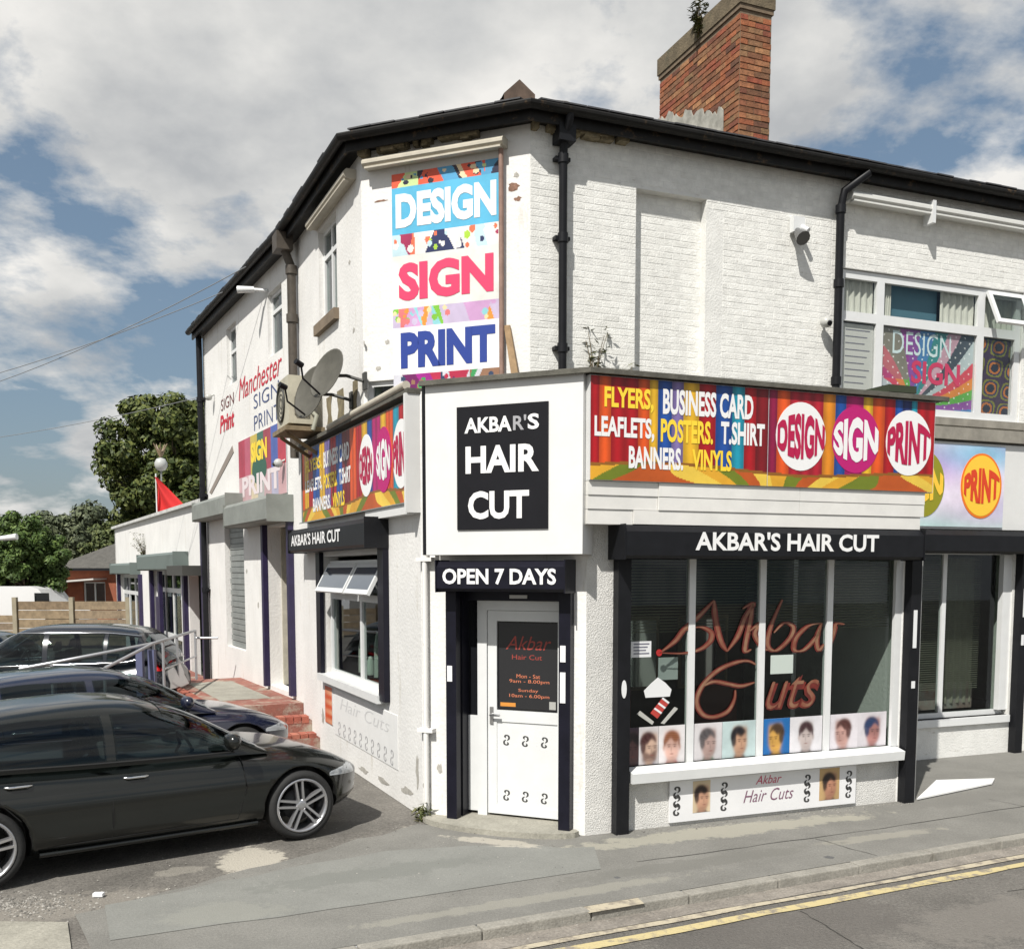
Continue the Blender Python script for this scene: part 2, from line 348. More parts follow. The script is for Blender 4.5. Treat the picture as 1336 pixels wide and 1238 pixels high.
def stains(m, spots, nscale=4.5):
    """irregular spills lying on a ground material at fixed places: (x, y, rx, ry, angle, colour, strength)"""
    t = m.node_tree; lk = t.links.new; b = t.nodes['Principled BSDF']; cur = b.inputs['Base Color'].links[0].from_socket
    geo = N('ShaderNodeNewGeometry', t); nz = N('ShaderNodeTexNoise', t); nz.inputs['Scale'].default_value = nscale; nz.inputs['Detail'].default_value = 9; nz.inputs['Roughness'].default_value = .72; lk(geo.outputs['Position'], nz.inputs['Vector'])
    for x, y, rx, ry, an, c, k in spots:
        mp = N('ShaderNodeMapping', t, vector_type='TEXTURE'); mp.inputs['Location'].default_value = (x, y, 0); mp.inputs['Rotation'].default_value = (0, 0, an); mp.inputs['Scale'].default_value = (rx, ry, 1); lk(geo.outputs['Position'], mp.inputs[0])
        le = N('ShaderNodeVectorMath', t, operation='LENGTH'); lk(mp.outputs[0], le.inputs[0])
        a = N('ShaderNodeMath', t, operation='MULTIPLY_ADD'); lk(nz.outputs['Fac'], a.inputs[0]); a.inputs[1].default_value = -2.6; lk(le.outputs['Value'], a.inputs[2])
        mr = N('ShaderNodeMapRange', t); lk(a.outputs[0], mr.inputs[0]); mr.inputs[1].default_value = -.50; mr.inputs[2].default_value = -.26; mr.inputs[3].default_value = k; mr.inputs[4].default_value = 0
        mx = N('ShaderNodeMixRGB', t); lk(mr.outputs[0], mx.inputs[0]); lk(cur, mx.inputs[1]); mx.inputs[2].default_value = (*c, 1); cur = mx.outputs[0]
    lk(cur, b.inputs['Base Color'])
CS = (.42,.39,.33)
stains(ASPH, [(-2.36,8.85,.30,.46,.2,CS,.9),(-1.16,9.05,.24,.36,-.3,CS,.85),(-1.9,9.9,.5,.3,.5,(.10,.095,.085),.6),(-3.4,7.6,.9,.3,.4,(.24,.22,.19),.6),(-.9,9.9,.3,.16,0,CS,.6),(-2.9,8.5,.25,.12,.6,(.30,.28,.24),.5)])
stains(PAVG, [(-.15,9.35,.40,.09,-.35,CS,.9),(-1.2,8.4,1.1,.2,.45,(.16,.165,.15),.6),(-2.2,7.4,.5,.25,.2,(.25,.25,.22),.5)])
stains(PAVE, [(2.2,9.85,1.9,.20,.38,(.33,.315,.26),.8),(.2,7.75,1.6,.10,.45,(.28,.27,.23),.6),(3.6,9.6,.8,.10,.4,(.30,.285,.24),.6),(1.6,8.7,1.5,.14,.42,(.15,.147,.132),.6),(5.0,11.2,.9,.3,.4,(.17,.165,.15),.6),(-.2,9.45,.5,.1,-.35,CS,.8),(2.9,8.9,.05,.05,0,(.1,.1,.1),1),(.9,8.3,.04,.04,0,(.1,.1,.1),1)])
stains(ROAD, [(2.2,7.3,1.2,.5,.4,(.12,.11,.10),.6),(4.0,7.6,1.4,.4,.45,(.20,.185,.165),.6),(1.6,6.6,.8,.3,.2,(.19,.18,.16),.6)])
TAR = mat('tar_joint', (.06,.058,.052), .8, var=.4, vscale=10)
def joint(pts, w, z, name='tar_joint'):
    mb = MB(); L = []; Q = []
    P2 = [(a[0]+(b[0]-a[0])*k/12+rr.uniform(-.012,.012), a[1]+(b[1]-a[1])*k/12+rr.uniform(-.012,.012)) for a, b in zip(pts, pts[1:]) for k in range(12)]
    for i, p in enumerate(P2):
        a, b = P2[max(i-1,0)], P2[min(i+1,len(P2)-1)]; dx, dy = b[0]-a[0], b[1]-a[1]; l = math.hypot(dx,dy) or 1; ww = w*rr.uniform(.3,1)/2
        L.append((p[0]-dy/l*ww, p[1]+dx/l*ww, z)); Q.append((p[0]+dy/l*ww, p[1]-dx/l*ww, z))
    n = len(L); mb.add(L+Q, [(i+n, i+n+1, i+1, i) for i in range(n-1)]); mb.build(name, TAR)['kind'] = 'structure'
joint([kp(.1,-.95), kp(3,-.86), kp(6.5,-.9), kp(12,-.8)], .014, .004); joint([kp(2.2,-.14), kp(2.1,-.9)], .010, .004); joint([kp(5.2,-.14), kp(5.1,-1.4)], .010, .004)
joint([kp(.7,.52), kp(.55,1.3), kp(.1,2.4)], .014, -.076); joint([kp(2.6,.9), kp(6,1.2), kp(10,1.0)], .012, -.076)
# yellow paint mark on the kerb edge and lines
kerb = bpy.data.objects.new('kerb', None); COL.objects.link(kerb); kerb['kind'] = 'structure'; ROOT['kerb'] = Vector()
km = MB(); km.add([], [])
def kerb_mesh():
    bm = bmesh.new(); L, W, H = .905, .13, .22
    bmesh.ops.create_cube(bm, size=1)
    for v in bm.verts: v.co = Vector((v.co.x*L, v.co.y*W, v.co.z*H - H/2))
    bmesh.ops.bevel(bm, geom=[e for e in bm.edges], offset=.012, segments=2, affect='EDGES', profile=.6)
    me = bpy.data.meshes.new('kerb_stone'); bm.to_mesh(me); bm.free(); me.materials.append(KERB); return me
kme = kerb_mesh(); kang = math.atan2(KF.d.y, KF.d.x)
for i in range(-10, 22):
    o = bpy.data.objects.new('kerb_stone', kme); COL.objects.link(o); o.parent = kerb
    q = KF.P((i+.5)*.915, .004+rr.uniform(-.003,.003), -.065+rr.uniform(-.003,.003)); o.location = q; o.rotation_euler = (0, 0, kang+rr.uniform(-.004,.004))
def strip(name, s0, s1, o0, o1, m, z, n=60, amp=.008):
    a = [kp(s0+(s1-s0)*i/n, o0+rr.uniform(-amp,amp)) for i in range(n+1)]; b = [kp(s1-(s1-s0)*i/n, o1+rr.uniform(-amp,amp)) for i in range(n+1)]
    sheet(name, b + a[::-1] if False else a[::-1] + b[::-1], m, z)
def strip2(name, s0, s1, o0, o1, m, z, n=90, amp=.008):
    mb = MB(); A = [kp(s0+(s1-s0)*i/n, o1+rr.uniform(-amp,amp)) for i in range(n+1)]; B = [kp(s0+(s1-s0)*i/n, o0+rr.uniform(-amp,amp)) for i in range(n+1)]
    mb.add([(x,y,z) for x,y in A] + [(x,y,z) for x,y in B], [(i,i+1,i+n+2,i+n+1) for i in range(n)])
    mb.build(name, m)['kind'] = 'structure'
strip2('road_channel', -12, 24, 0, .2, CHAN, -.076, amp=.012)
strip2('yellow_line', -12, 24, .225, .30, YEL2, -.072, amp=.014)
strip2('yellow_line', -12, 24, .385, .49, YEL, -.072, amp=.014)
mb = MB(); mb.add([KF.P(-.95,.0025,.02), KF.P(-.45,.0025,.02), KF.P(-.42,.0025,-.12), KF.P(-.93,.0025,-.12)], [(0,1,2,3)]); mb.build('kerb_paint_mark', YEL2)['kind'] = 'structure'

# ------------------------------------------------------------------ corner building
B = thing('corner_shop_building', (0, 11, 0), 'white painted two storey corner building with black gutters, tall brick chimney and barber shop below', 'building')
FFL = -6.65
BACK = [FF.P(FFL,0,-6), FU.P(4.1,0,-7)]
mb = MB()
wall(mb, FU, 0, 4.12, 4.1, 7.56, .3, [(1.33,2.28,4.1,7.0)]); mb.build('wall', WHITE2, B)
mb = MB(); wall(mb, FU, 1.25, 2.36, 4.1, 7.08, .1, o=-.125); mb.build('wall_recess', WHITE2, B)
mb = MB(); wall(mb, FD, 0, DL, 4.1, 7.56, .25, [(.05,.62,4.3,4.86)]); mb.build('wall', WHITE, B)
HL = (-2.15, .70, 1.16, 2.80)
mb = MB(); wall(mb, FLw, -3.45, 2.03, 0, 4.42, .22, [HL]); mb.build('wall', WHITE, B)
mb = MB(); wall(mb, FLw, -3.45, 0, 4.42, 7.56, .22, [(-2.12,-1.16,5.98,7.22)]); mb.build('wall', WHITE, B)
FFH = [(-5.0,-3.4,1.1,3.6), (-1.67,-.21,.64,3.34), (-4.4,-3.62,6.12,7.2), (-1.36,-.5,6.1,7.12)]
mb = MB(); wall(mb, FF, FFL, .37, 0, 7.56, .22, FFH); mb.build('wall', WHITE, B)
mb = MB(); wall(mb, FDD, 0, DDL, 0, 4.42, .3, [(.40,1.62,-.1,2.42)]); mb.build('wall', WHITE, B)
for ua, ub in ((0,.44),(3.93,4.12)):
    mb = MB(); wall(mb, FRs, ua, ub, 0, 4.40, .3); mb.build('pilaster', ROUGHC, B)
mb = MB(); wall(mb, FRs, .44, 3.93, 0, .5, .24, o=-.012); mb.build('stall_riser', ROUGHC, B)
mb = MB(); wall(mb, FRs, .44, 3.93, 2.75, 4.40, .24, o=-.003); mb.build('wall', WHITE, B)
mb = MB(); wall(mb, FS, 0.001, 1.845, 0, 4.40, .2); mb.build('wall', WHITE, B)
# back walls, party walls, floors: they close the rooms
a, b = BACK
mb = MB()
for p, q in ((FF.P(FFL,0,-.0), a), (a, b), (b, FU.P(4.11,0,-.31))):
    f = Fr((q.x, q.y), ((p-q).x, (p-q).y)); wall(mb, f, 0, (p-q).length, 0, 7.56, .2)
mb.build('rear_wall', WHITE2, B)
low = [FLw.P(2.02,0,-.02), FRs.P(.01,0,-.02), FRs.P(4.10,0,-.02), FU.P(3.92,0,.0), FU.P(3.92,0,-.2), FD.P(.02,0,-.2)]
mb = MB(); mb.prism([(p.x,p.y) for p in low], 4.2, 4.41); mb.build('flat_roof', LEAD, B)
allp = [FF.P(FFL+.1,0,-.1), FLw.P(-3.45,0,-.1), FLw.P(1.95,0,-.1), FRs.P(0,0,-.1), FRs.P(4.0,0,-.1), FU.P(3.9,0,-.1), b, a]
allp = [(p.x, p.y) for p in allp]
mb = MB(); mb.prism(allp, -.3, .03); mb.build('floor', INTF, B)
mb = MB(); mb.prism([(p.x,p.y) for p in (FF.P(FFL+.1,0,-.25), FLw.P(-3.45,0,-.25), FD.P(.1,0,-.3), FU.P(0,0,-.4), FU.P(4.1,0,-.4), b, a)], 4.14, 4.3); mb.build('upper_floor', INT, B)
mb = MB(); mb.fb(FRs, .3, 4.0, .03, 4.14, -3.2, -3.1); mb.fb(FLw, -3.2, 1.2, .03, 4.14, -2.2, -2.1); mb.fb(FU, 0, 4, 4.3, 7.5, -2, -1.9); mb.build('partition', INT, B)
mb = MB(); mb.fb(FLw, -2.15, -1.1, 5.9, 7.3, -.5, -.45); mb.fb(FD, .03, .64, 4.25, 4.9, -.5, -.45)
for h in FFH[2:]: mb.fb(FF, h[0]-.02, h[1]+.02, h[2]-.05, h[3]+.05, -.5, -.45)
mb.build('blind', mat('grey_blind', (.30,.31,.31), .8), B)

def sweep(mb, pts, prof, ends=True):
    """profile (o, z) swept along the plan polyline pts with mitred corners"""
    n = len(pts); rings = []
    for i in range(n):
        p = Vector((pts[i][0], pts[i][1], 0)); dirs = []
        if i > 0: dirs.append((p - Vector((pts[i-1][0], pts[i-1][1], 0))).normalized())
        if i < n-1: dirs.append((Vector((pts[i+1][0], pts[i+1][1], 0)) - p).normalized())
        ns = [Vector((d.y, -d.x, 0)) for d in dirs]; m = sum(ns, Vector()); m /= m.length_squared / len(ns) if len(ns) > 1 else 1
        rings.append([p + m*o + Vector((0,0,z)) for o, z in prof])
    k = len(prof); vs = [v for r in rings for v in r]
    fs = [(i*k+j, (i+1)*k+j, (i+1)*k+(j+1)%k, i*k+(j+1)%k) for i in range(n-1) for j in range(k)]
    if ends: fs += [tuple(range(k)), tuple(range((n-1)*k, n*k))[::-1]]
    mb.add(vs, fs)
def xy(v): return (v.x, v.y)
EAVE = [xy(FF.P(FFL-.1,0)), xy(FLw.P(-3.45,0)), xy(FLw.P(0,0)), xy(FU.P(0,0)), xy(FU.P(4.14,0))]
def eaves(parent, pts):
    mb = MB(); sweep(mb, pts, [(-.2,7.56),(.0,7.50),(.17,7.50),(.17,7.45),(.2,7.45),(.2,7.62),(-.2,7.75)][::-1]); mb.build('fascia', GUTTER, parent)
    mb = MB(); c = [(.27+.062*math.cos(t), 7.60+.062*math.sin(t)) for t in [math.pi*(1+k/8) for k in range(9)]]
    sweep(mb, pts, (c + [(.325,7.615),(.215,7.615)])[::-1]); mb.build('gutter', GUTTER, parent)
eaves(B, EAVE)
def roof_slab(parent, pts, inset, rise, back):
    mb = MB(); n = len(pts); E = []; I = []
    for i in range(n):
        p = Vector((pts[i][0], pts[i][1], 0)); ns = []
        if i > 0: d = (p-Vector((*pts[i-1],0))).normalized(); ns.append(Vector((d.y,-d.x,0)))
        if i < n-1: d = (Vector((*pts[i+1],0))-p).normalized(); ns.append(Vector((d.y,-d.x,0)))
        m = sum(ns, Vector()); m /= m.length_squared/len(ns) if len(ns) > 1 else 1
        E.append(p + m*.26 + Vector((0,0,7.63))); I.append(p - m*inset + Vector((0,0,7.68+rise)))
    vs = E + I + [v - Vector((0,0,.05)) for v in E] + [v - Vector((0,0,.05)) for v in I]
    for i in range(n-1):
        mb.add([E[i],E[i+1],I[i+1],I[i]], [(0,1,2,3)]); a1 = Vector((0,0,.05)); mb.add([E[i]-a1,E[i+1]-a1,I[i+1]-a1,I[i]-a1], [(3,2,1,0)])
        mb.add([E[i],E[i+1],E[i+1]-a1,E[i]-a1], [(3,2,1,0)])
    bk = [v.copy() for v in back]
    for v in bk: v.z = 7.62
    mb.add([I[0], *I[1:], *bk], [tuple(range(len(I)+len(bk)))])
    mb.add([E[0], I[0], bk[-1]], [(0,1,2)]); mb.add([E[-1], I[-1], bk[0]], [(2,1,0)])
    return mb.build('roof', SLATE, parent)
roof_slab(B, EAVE, 1.9, .62, [b, a])
def eave_slates(parent, pts):
    for i in range(len(pts)-1):
        a, b_ = Vector((*pts[i],0)), Vector((*pts[i+1],0)); f = Fr(xy(a), ((b_-a).x, (b_-a).y)); L = (b_-a).length; n = int(L/.27)
        for k in range(n):
            u = L*k/n; dz = rr.uniform(-.004,.006); e = .295+rr.uniform(-.006,.02); mb = MB(); u0, u1 = u+.004, u+L/n-.004; p = f.P
            tl = rr.uniform(-.004,.004); mb.hexa([p(u0,7.642+dz,e),p(u1,7.642+dz+tl,e),p(u1,7.70+dz,.0),p(u0,7.70+dz,.0),p(u0,7.658+dz,e),p(u1,7.658+dz+tl,e),p(u1,7.72+dz,.0),p(u0,7.72+dz,.0)]); mb.build('slate', SLATE, parent)
eave_slates(B, EAVE)
# clay hip cap and rubble at the corner of the roof
mb = MB(); h0 = FU.P(0,0,.18); h0.z = 7.74; dv = (FD.P(1.0,0,-2.2) - FD.P(DL,0,0)); dv.z = 0; dv.normalize()
mb.smooth = False
for k in range(2):
    q = h0 - Vector((.18,0,0)) + dv*(.05+.42*k) + Vector((0,0,.13*k+.02)); s = Vector((-dv.y, dv.x, 0))
    mb.add([q-s*.17, q+Vector((0,0,.15)), q+s*.17, q-s*.17+dv*.45+Vector((0,0,.13)), q+dv*.45+Vector((0,0,.28)), q+s*.17+dv*.45+Vector((0,0,.13)), q-s*.17-Vector((0,0,.1)), q+s*.17-Vector((0,0,.1))], [(0,1,4,3),(1,2,5,4),(0,6,7,2,1),(3,4,5)])
mb.build('ridge_tile', mat('weathered_clay', (.11,.075,.055), .9, var=.4, vscale=9), B)
mb = MB(); q = FU.P(.12,7.66,.12); mb.tube([q, q+Vector((.25,.1,.02))], .07, 7); q = FU.P(.0,7.66,.12); mb.build('hip_mortar', LEAD, B)
mb = MB()
for F, u0, u1 in ((FD,.0,1.5), (FU,.0,1.2)):
    for i in range(22):
        u = u0+(u1-u0)*rr.random(); s = rr.uniform(.02,.09); mb.fb(F, u, u+s*1.8, 7.46-rr.uniform(0,.045), 7.499, .004, .05+s)
o = mb.build('crumbling_mortar', mat('crumbled_mortar', (.30,.25,.16), .95, var=.5, vscale=12), B); o['kind'] = 'stuff'
FLK = mat('bare_brick_flake', (.30,.17,.12), .95, var=.5, vscale=20, bump=.5); FLG_ = mat('grey_flake', (.45,.43,.39), .95, var=.3, vscale=20)
def flake(F, u, z, a, b_, m, seed):
    q_ = random.Random(seed); n = 13; mb = MB(); mb.add([F.P(u+a*math.cos(6.283*k/n)*q_.uniform(.5,1.2), z+b_*math.sin(6.283*k/n)*q_.uniform(.5,1.2), .003) for k in range(n)], [tuple(range(n))]); mb.build('paint_flake', m, B)
for k, (F, u, z, a, b_, m) in enumerate(((FD,1.93,6.86,.07,.05,FLK),(FD,1.98,6.72,.05,.03,FLK),(FD,.26,6.92,.09,.015,FLK),(FD,.33,5.3,.035,.03,FLG_),(FD,1.96,6.98,.04,.03,FLG_),(FD,.2,5.0,.04,.03,FLG_),(FLw,-.55,6.4,.05,.03,FLG_),(FLw,-.4,5.55,.06,.04,FLG_),(FLw,.05,5.3,.04,.05,FLG_),(FDD,.05,.35,.05,.10,FLG_),(FDD,.2,.55,.03,.06,FLG_),(FLw,1.5,.18,.22,.05,FLG_),(FLw,.6,.12,.3,.04,FLG_),(FLw,1.85,.5,.05,.22,FLG_),(FLw,-.2,.1,.25,.04,FLG_),(FLw,-2.3,.5,.08,.12,FLG_),(FF,-3.2,2.6,.06,.05,FLG_),(FF,-2.4,2.0,.05,.07,FLG_))): flake(F, u, z, a, b_, m, k)
# pipes
def pipe(parent, F, u, z0, z1, o, r, m, name='drainpipe', seg=12, collars=(), square=False):
    mb = MB()
    if square: mb.fb(F, u-r, u+r, z0, z1, o-r, o+r)
    else: mb.tube([F.P(u,z0,o), F.P(u,z1,o)], r, seg)
    for c in collars: mb.tube([F.P(u,c-.05,o), F.P(u,c+.05,o)], r*1.28, seg); mb.fb(F, u-r*1.9, u+r*1.9, c-.02, c+.02, .002, o)
    return mb.build(name, m, parent)
mb = MB(); mb.tube([FU.P(.36,4.46,.09), FU.P(.36,7.2,.09), FU.P(.36,7.38,.13), FU.P(.36,7.5,.25), FU.P(.36,7.6,.27)], .048, 12)
for c in (5.1,6.3,7.15): mb.tube([FU.P(.36,c-.05,.09), FU.P(.36,c+.05,.09)], .06, 12); mb.fb(FU, .27, .45, c-.02, c+.02, .003, .09)
mb.fb(FU, .26, .46, 7.3, 7.48, .02, .21)
mb.build('drainpipe', BLACK, B)
mb = MB(); mb.tube([FLw.P(-3.4,4.3,.1), FLw.P(-3.4,7.1,.1), FLw.P(-3.4,7.35,.2), FLw.P(-3.4,7.55,.27)], .065, 12)
for c in (5.3,6.35,7.05): mb.tube([FLw.P(-3.4,c-.06,.1), FLw.P(-3.4,c+.06,.1)], .085, 12)
mb.fb(FLw, -3.56, -3.24, 7.3, 7.55, .1, .34)
mb.build('drainpipe', BROWNPIPE, B, label='rusty brown drainpipe with a square hopper head')
mb = MB(); q = FLw.P(-3.42, 0, -.35); mb.tube([(q.x,q.y,7.5), (q.x,q.y,8.55)], .075, 12); mb.tube([(q.x,q.y,8.5), (q.x,q.y,8.56)], .09, 12); mb.build('vent_pipe', BLACK, B)
pipe(B, FF, FFL+.07, .2, 7.5, .09, .06, BLACK, collars=(2.2,4.2,6.2))
mb = MB(); mb.fb(FF, -5.95, -5.72, 7.6, 7.95, -.5, -.2); mb.build('stub_vent', BLACK, B)
mb = MB(); mb.tube([FDD.P(.07,.02,.05), FDD.P(.07,3.3,.05)], .03, 10)
for c in (.95,2.72): mb.fb(FDD, -.02, .16, c-.02, c+.02, .002, .085)
mb.build('drainpipe', mat('white_painted_pipe', (.74,.73,.71), .5, dirt=((.3,.27,.22), .62, 14, (1,1,.3))), B)

# ------------------------------------------------------------------ bricks
def brick_mesh(name, m, L=1, D=.03, H=1):
    c = .06; mb = MB(); a = [(-.5,-.5),(.5,-.5),(.5,.5),(-.5,.5)]
    vs = [(x, 0, z) for x, z in a] + [(x*(1-c*.3), -D, z*(1-c*2)) for x, z in a]
    mb.add(vs, [(4,5,6,7),(0,1,5,4),(1,2,6,5),(2,3,7,6),(3,0,4,7)])
    me = bpy.data.meshes.new(name); me.from_pydata(mb.v, [], mb.f); me.materials.append(m); me.update(); return me
def brick_cells(F, u0, u1, z0, z1, o, holes=(), bl=.225, bh=.075, ch=None, seed=1, proud=(.0008,.0032), flemish=False):
    q = random.Random(seed); out = []; z = z0; row = 0
    while z + bh*.6 < z1:
        h = bh; u = u0 - (bl/2 if row % 2 else 0) - (bl*.25 if (ch and row % 4 == 1) else 0)
        L = bl
        while u < u1 - .02:
            a, b = max(u, u0), min(u+L, u1)
            if b-a > .05:
                segs = [(a, b)]
                for hh in holes:   # cut bricks up to the edge of an opening
                    if hh[2] < z+h-.015 and hh[3] > z+.015:
                        segs = [q_ for c, d in segs for q_ in ((c, min(d, hh[0])), (max(c, hh[1]), d)) if q_[1]-q_[0] > .03]
                for c, d in segs: out.append((F, (c+d)/2, z+h/2, d-c-.007+q.uniform(-.004,.002), h-.007+q.uniform(-.003,.002), o, q.uniform(*proud), q.uniform(-.5,.5)))
            u += L
        z += h; row += 1
    return out
def lay_bricks(parent, cells, m, stuffm, limit=300, D=.03, cols=None, name='brick'):
    cells = sorted(cells, key=lambda c: (c[0].P(c[1], c[2], c[5]) - CAM).length)
    me = brick_mesh(name, m, D=D); root = ROOT[parent.name]; q = random.Random(5)
    for F, u, z, L, h, o, pr, tw in cells[:limit]:
        x = bpy.data.objects.new(name, me); COL.objects.link(x); x.parent = parent
        x.location = F.P(u, z, o-D+pr+D-.0) - root - F.n*0; x.location = F.P(u, z, o) - root
        x.scale = (L, pr/D, h); x.rotation_euler = (0, R(tw), math.atan2(F.d.y, F.d.x) + R(tw*.6))
    if len(cells) > limit:
        mb = MB()
        for F, u, z, L, h, o, pr, tw in cells[limit:]:
            mb.col = q.choice(cols) if cols else (.73,.71,.655)
            L2, h2 = L/2, h/2; i2, j2 = L2*.982, h2*.88
            mb.add([F.P(u-L2,z-h2,o),F.P(u+L2,z-h2,o),F.P(u+L2,z+h2,o),F.P(u-L2,z+h2,o),F.P(u-i2,z-j2,o+pr),F.P(u+i2,z-j2,o+pr),F.P(u+i2,z+j2,o+pr),F.P(u-i2,z+j2,o+pr)], [(4,5,6,7),(0,1,5,4),(1,2,6,5),(2,3,7,6),(3,0,4,7)])
        s = mb.build('brickwork', stuffm, parent); s['kind'] = 'stuff'
WB2 = mat('painted_brick_far', (.74,.72,.665), .8, attr=True, var=.12, vscale=9, bump=.6, bscale=60, dirt=((.34,.30,.25), .635, 8, (.6,.6,2.2)))
cells = brick_cells(FU, 0, 4.12, 4.42, 7.5, 0, [(1.33,2.28,4.1,7.0),(2.27,2.52,4.1,6.9)], seed=2)
cells += brick_cells(FU, 1.33, 2.28, 4.42, 7.0, -.125, seed=3)
lay_bricks(B, cells, WHITEB, WB2, cols=[(.74,.735,.70),(.77,.765,.73),(.79,.785,.75)])

# chimney
CH = MB(); cp = Vector((2.90,13.3,0)); fc1 = Fr((cp.x,cp.y), dR); o2 = cp + Vector((-.3726,.928,0))*2.0; fc2 = Fr((o2.x,o2.y), (.3726,-.928)); W1, W2 = .47, 2.0
MORT = mat('sooty_mortar', (.20,.15,.10), .95, var=.3, vscale=12, bump=.4)
mb = MB(); mb.prism([xy(fc1.P(0,0,0)), xy(fc1.P(W1,0,0)), xy(fc1.P(W1,0,-W2)), xy(fc1.P(0,0,-W2))], 7.3, 9.70)
chim = mb.build('chimney', MORT, B)
RED = [hx('8a4e36'), hx('a0603f'), hx('8c5a3c'), hx('74503a'), hx('a86c4a'), hx('85684a'), hx('96503a'), hx('654636'), hx('b08058')]
CB = mat('chimney_brick', (.3,.1,.06), .9, rnd=RED, var=.35, vscale=14, bump=.6, bscale=60); CB2 = mat('chimney_brick_far', (.3,.1,.06), .9, attr=True, var=.35, vscale=14, bump=.6, bscale=60)
cells = brick_cells(fc1, 0, W1, 8.0, 9.68, 0, seed=5, proud=(.006,.014)) + brick_cells(fc2, 0, W2, 8.0, 9.68, 0, seed=6, proud=(.006,.014))
lay_bricks(chim, cells, CB, CB2, cols=RED)
def ring(z0, z1, e, name, m, parent):
    mb = MB(); p = fc1.P; mb.prism([xy(p(-e,0,e)), xy(p(W1+e,0,e)), xy(p(W1+e,0,-W2-e)), xy(p(-e,0,-W2-e))], z0, z1); return mb.build(name, m, parent)
COPE = mat('weathered_stone_cap', (.17,.135,.085), .95, var=.4, vscale=6, bump=.8, dirt=((.08,.08,.05), .58, 5, (1,1,1)))
ring(9.70, 9.76, .02, 'cap_course', MORT, chim); ring(9.76, 9.99, .035, 'cap_stone', COPE, chim)
mb = MB(); q = random.Random(4)   # ragged white flashing at the foot of the chimney
pts = [(0,8.02)] ; n = 34
top = [(W2*.84*i/n, 8.52+.62*(1-i/n) + q.uniform(0,.13)) for i in range(n+1)]
mb.fpoly(fc2, [(W2*.84,7.7)] + top[::-1] + [(0,7.7)], .016, .03); mb.build('flashing', mat('white_flashing', (.42,.41,.36), .9, var=.4, vscale=8), chim)

# ------------------------------------------------------------------ windows
def window(parent, F, u0, u1, z0, z1, us=(), zs=(), fw=.055, o=-.08, dep=.06, frame=UPVC, glass=GLASS, name='window', mw=None, pane_gap=True):
    mb = MB(); mw = mw or fw; o0, o1 = o-dep, o
    mb.fb(F, u0, u1, z0, z0+fw, o0, o1); mb.fb(F, u0, u1, z1-fw, z1, o0, o1); mb.fb(F, u0, u0+fw, z0+fw, z1-fw, o0, o1); mb.fb(F, u1-fw, u1, z0+fw, z1-fw, o0, o1)
    U = [u0+fw] ; 
    for u in us: mb.fb(F, u-mw/2, u+mw/2, z0+fw, z1-fw, o0, o1); U += [u-mw/2, u+mw/2]
    U.append(u1-fw); cells = []
    Zs = [z0+fw]
    for z in zs: Zs += [z-mw/2, z+mw/2]
    Zs.append(z1-fw)
    for i in range(0, len(U), 2):
        for z in zs: mb.fb(F, U[i], U[i+1], z-mw/2, z+mw/2, o0, o1)
        for j in range(0, len(Zs), 2): cells.append((U[i], U[i+1], Zs[j], Zs[j+1]))
    wo = mb.build(name, frame, parent)
    for c in cells:
        g = MB(); g.fb(F, c[0], c[1], c[2], c[3], o-dep*.6, o-dep*.45); g.build('pane', glass, wo)
    return wo
window(B, FLw, -2.12, -1.16, 5.98, 7.22, [-1.66], [6.86], .06, -.07)
mb = MB(); mb.fb(FLw, -2.2, -1.08, 5.84, 5.98, -.06, .07); mb.build('window_sill', mat('brown_stone_sill', (.22,.17,.12), .9, var=.3), B)
for h, z in ((FFH[2], 6.75), (FFH[3], 6.82)): window(B, FF, h[0], h[1], h[2], h[3], [], [z], .06, -.07)
window(B, FD, .05, .62, 4.3, 4.86, [], [], .06, -.04)
# left ground-floor window
wl = window(B, FLw, -2.04, .62, 1.16, 2.74, [-.5], [2.26], .07, -.07, mw=.09)
mb = MB(); mb.fb(FLw, -2.2, .72, 1.06, 1.155, -.06, .1); mb.build('window_sill', UPVC, B)
for u0, u1 in ((-1.98,-.53), (-.47,.58)):   # two open top-hung vents
    mb = MB(); F = FLw; fw = .06; th = R(28); hz = 2.70; Hh = .42
    def vp(u, s, t): return F.P(u, hz - s*math.cos(th) - t*math.sin(th), -.05 + s*math.sin(th) + t*math.cos(th)*-1 + .02)
    def vb(a, b, s0, s1): mb.hexa([vp(a,s1,0),vp(b,s1,0),vp(b,s1,.04),vp(a,s1,.04),vp(a,s0,0),vp(b,s0,0),vp(b,s0,.04),vp(a,s0,.04)])
    vb(u0,u1,0,fw); vb(u0,u1,Hh-fw,Hh); vb(u0,u0+fw,fw,Hh-fw); vb(u1-fw,u1,fw,Hh-fw)
    v = mb.build('vent_window', UPVC, B); g = MB(); mb = g; vb(u0+fw,u1-fw,fw,Hh-fw); g.build('pane', mat('sky_reflecting_pane', (.08,.10,.13), .05, spec=1), v)
mb = MB(); mb.fb(FLw, -2.36, -2.13, 1.12, 2.86, .0, .06); mb.fb(FLw, .70, .92, 1.1, 2.9, .0, .07); mb.build('shutter_guide', NAVY, B)
mb = MB()   # things on the window board and pale wall inside
mb.fb(FLw, -2.0, .55, 1.2, 2.7, -1.6, -1.55); mb.build('inner_wall', mat('green_grey_inner_wall', (.22,.26,.22), .8, var=.4, vscale=4), B)
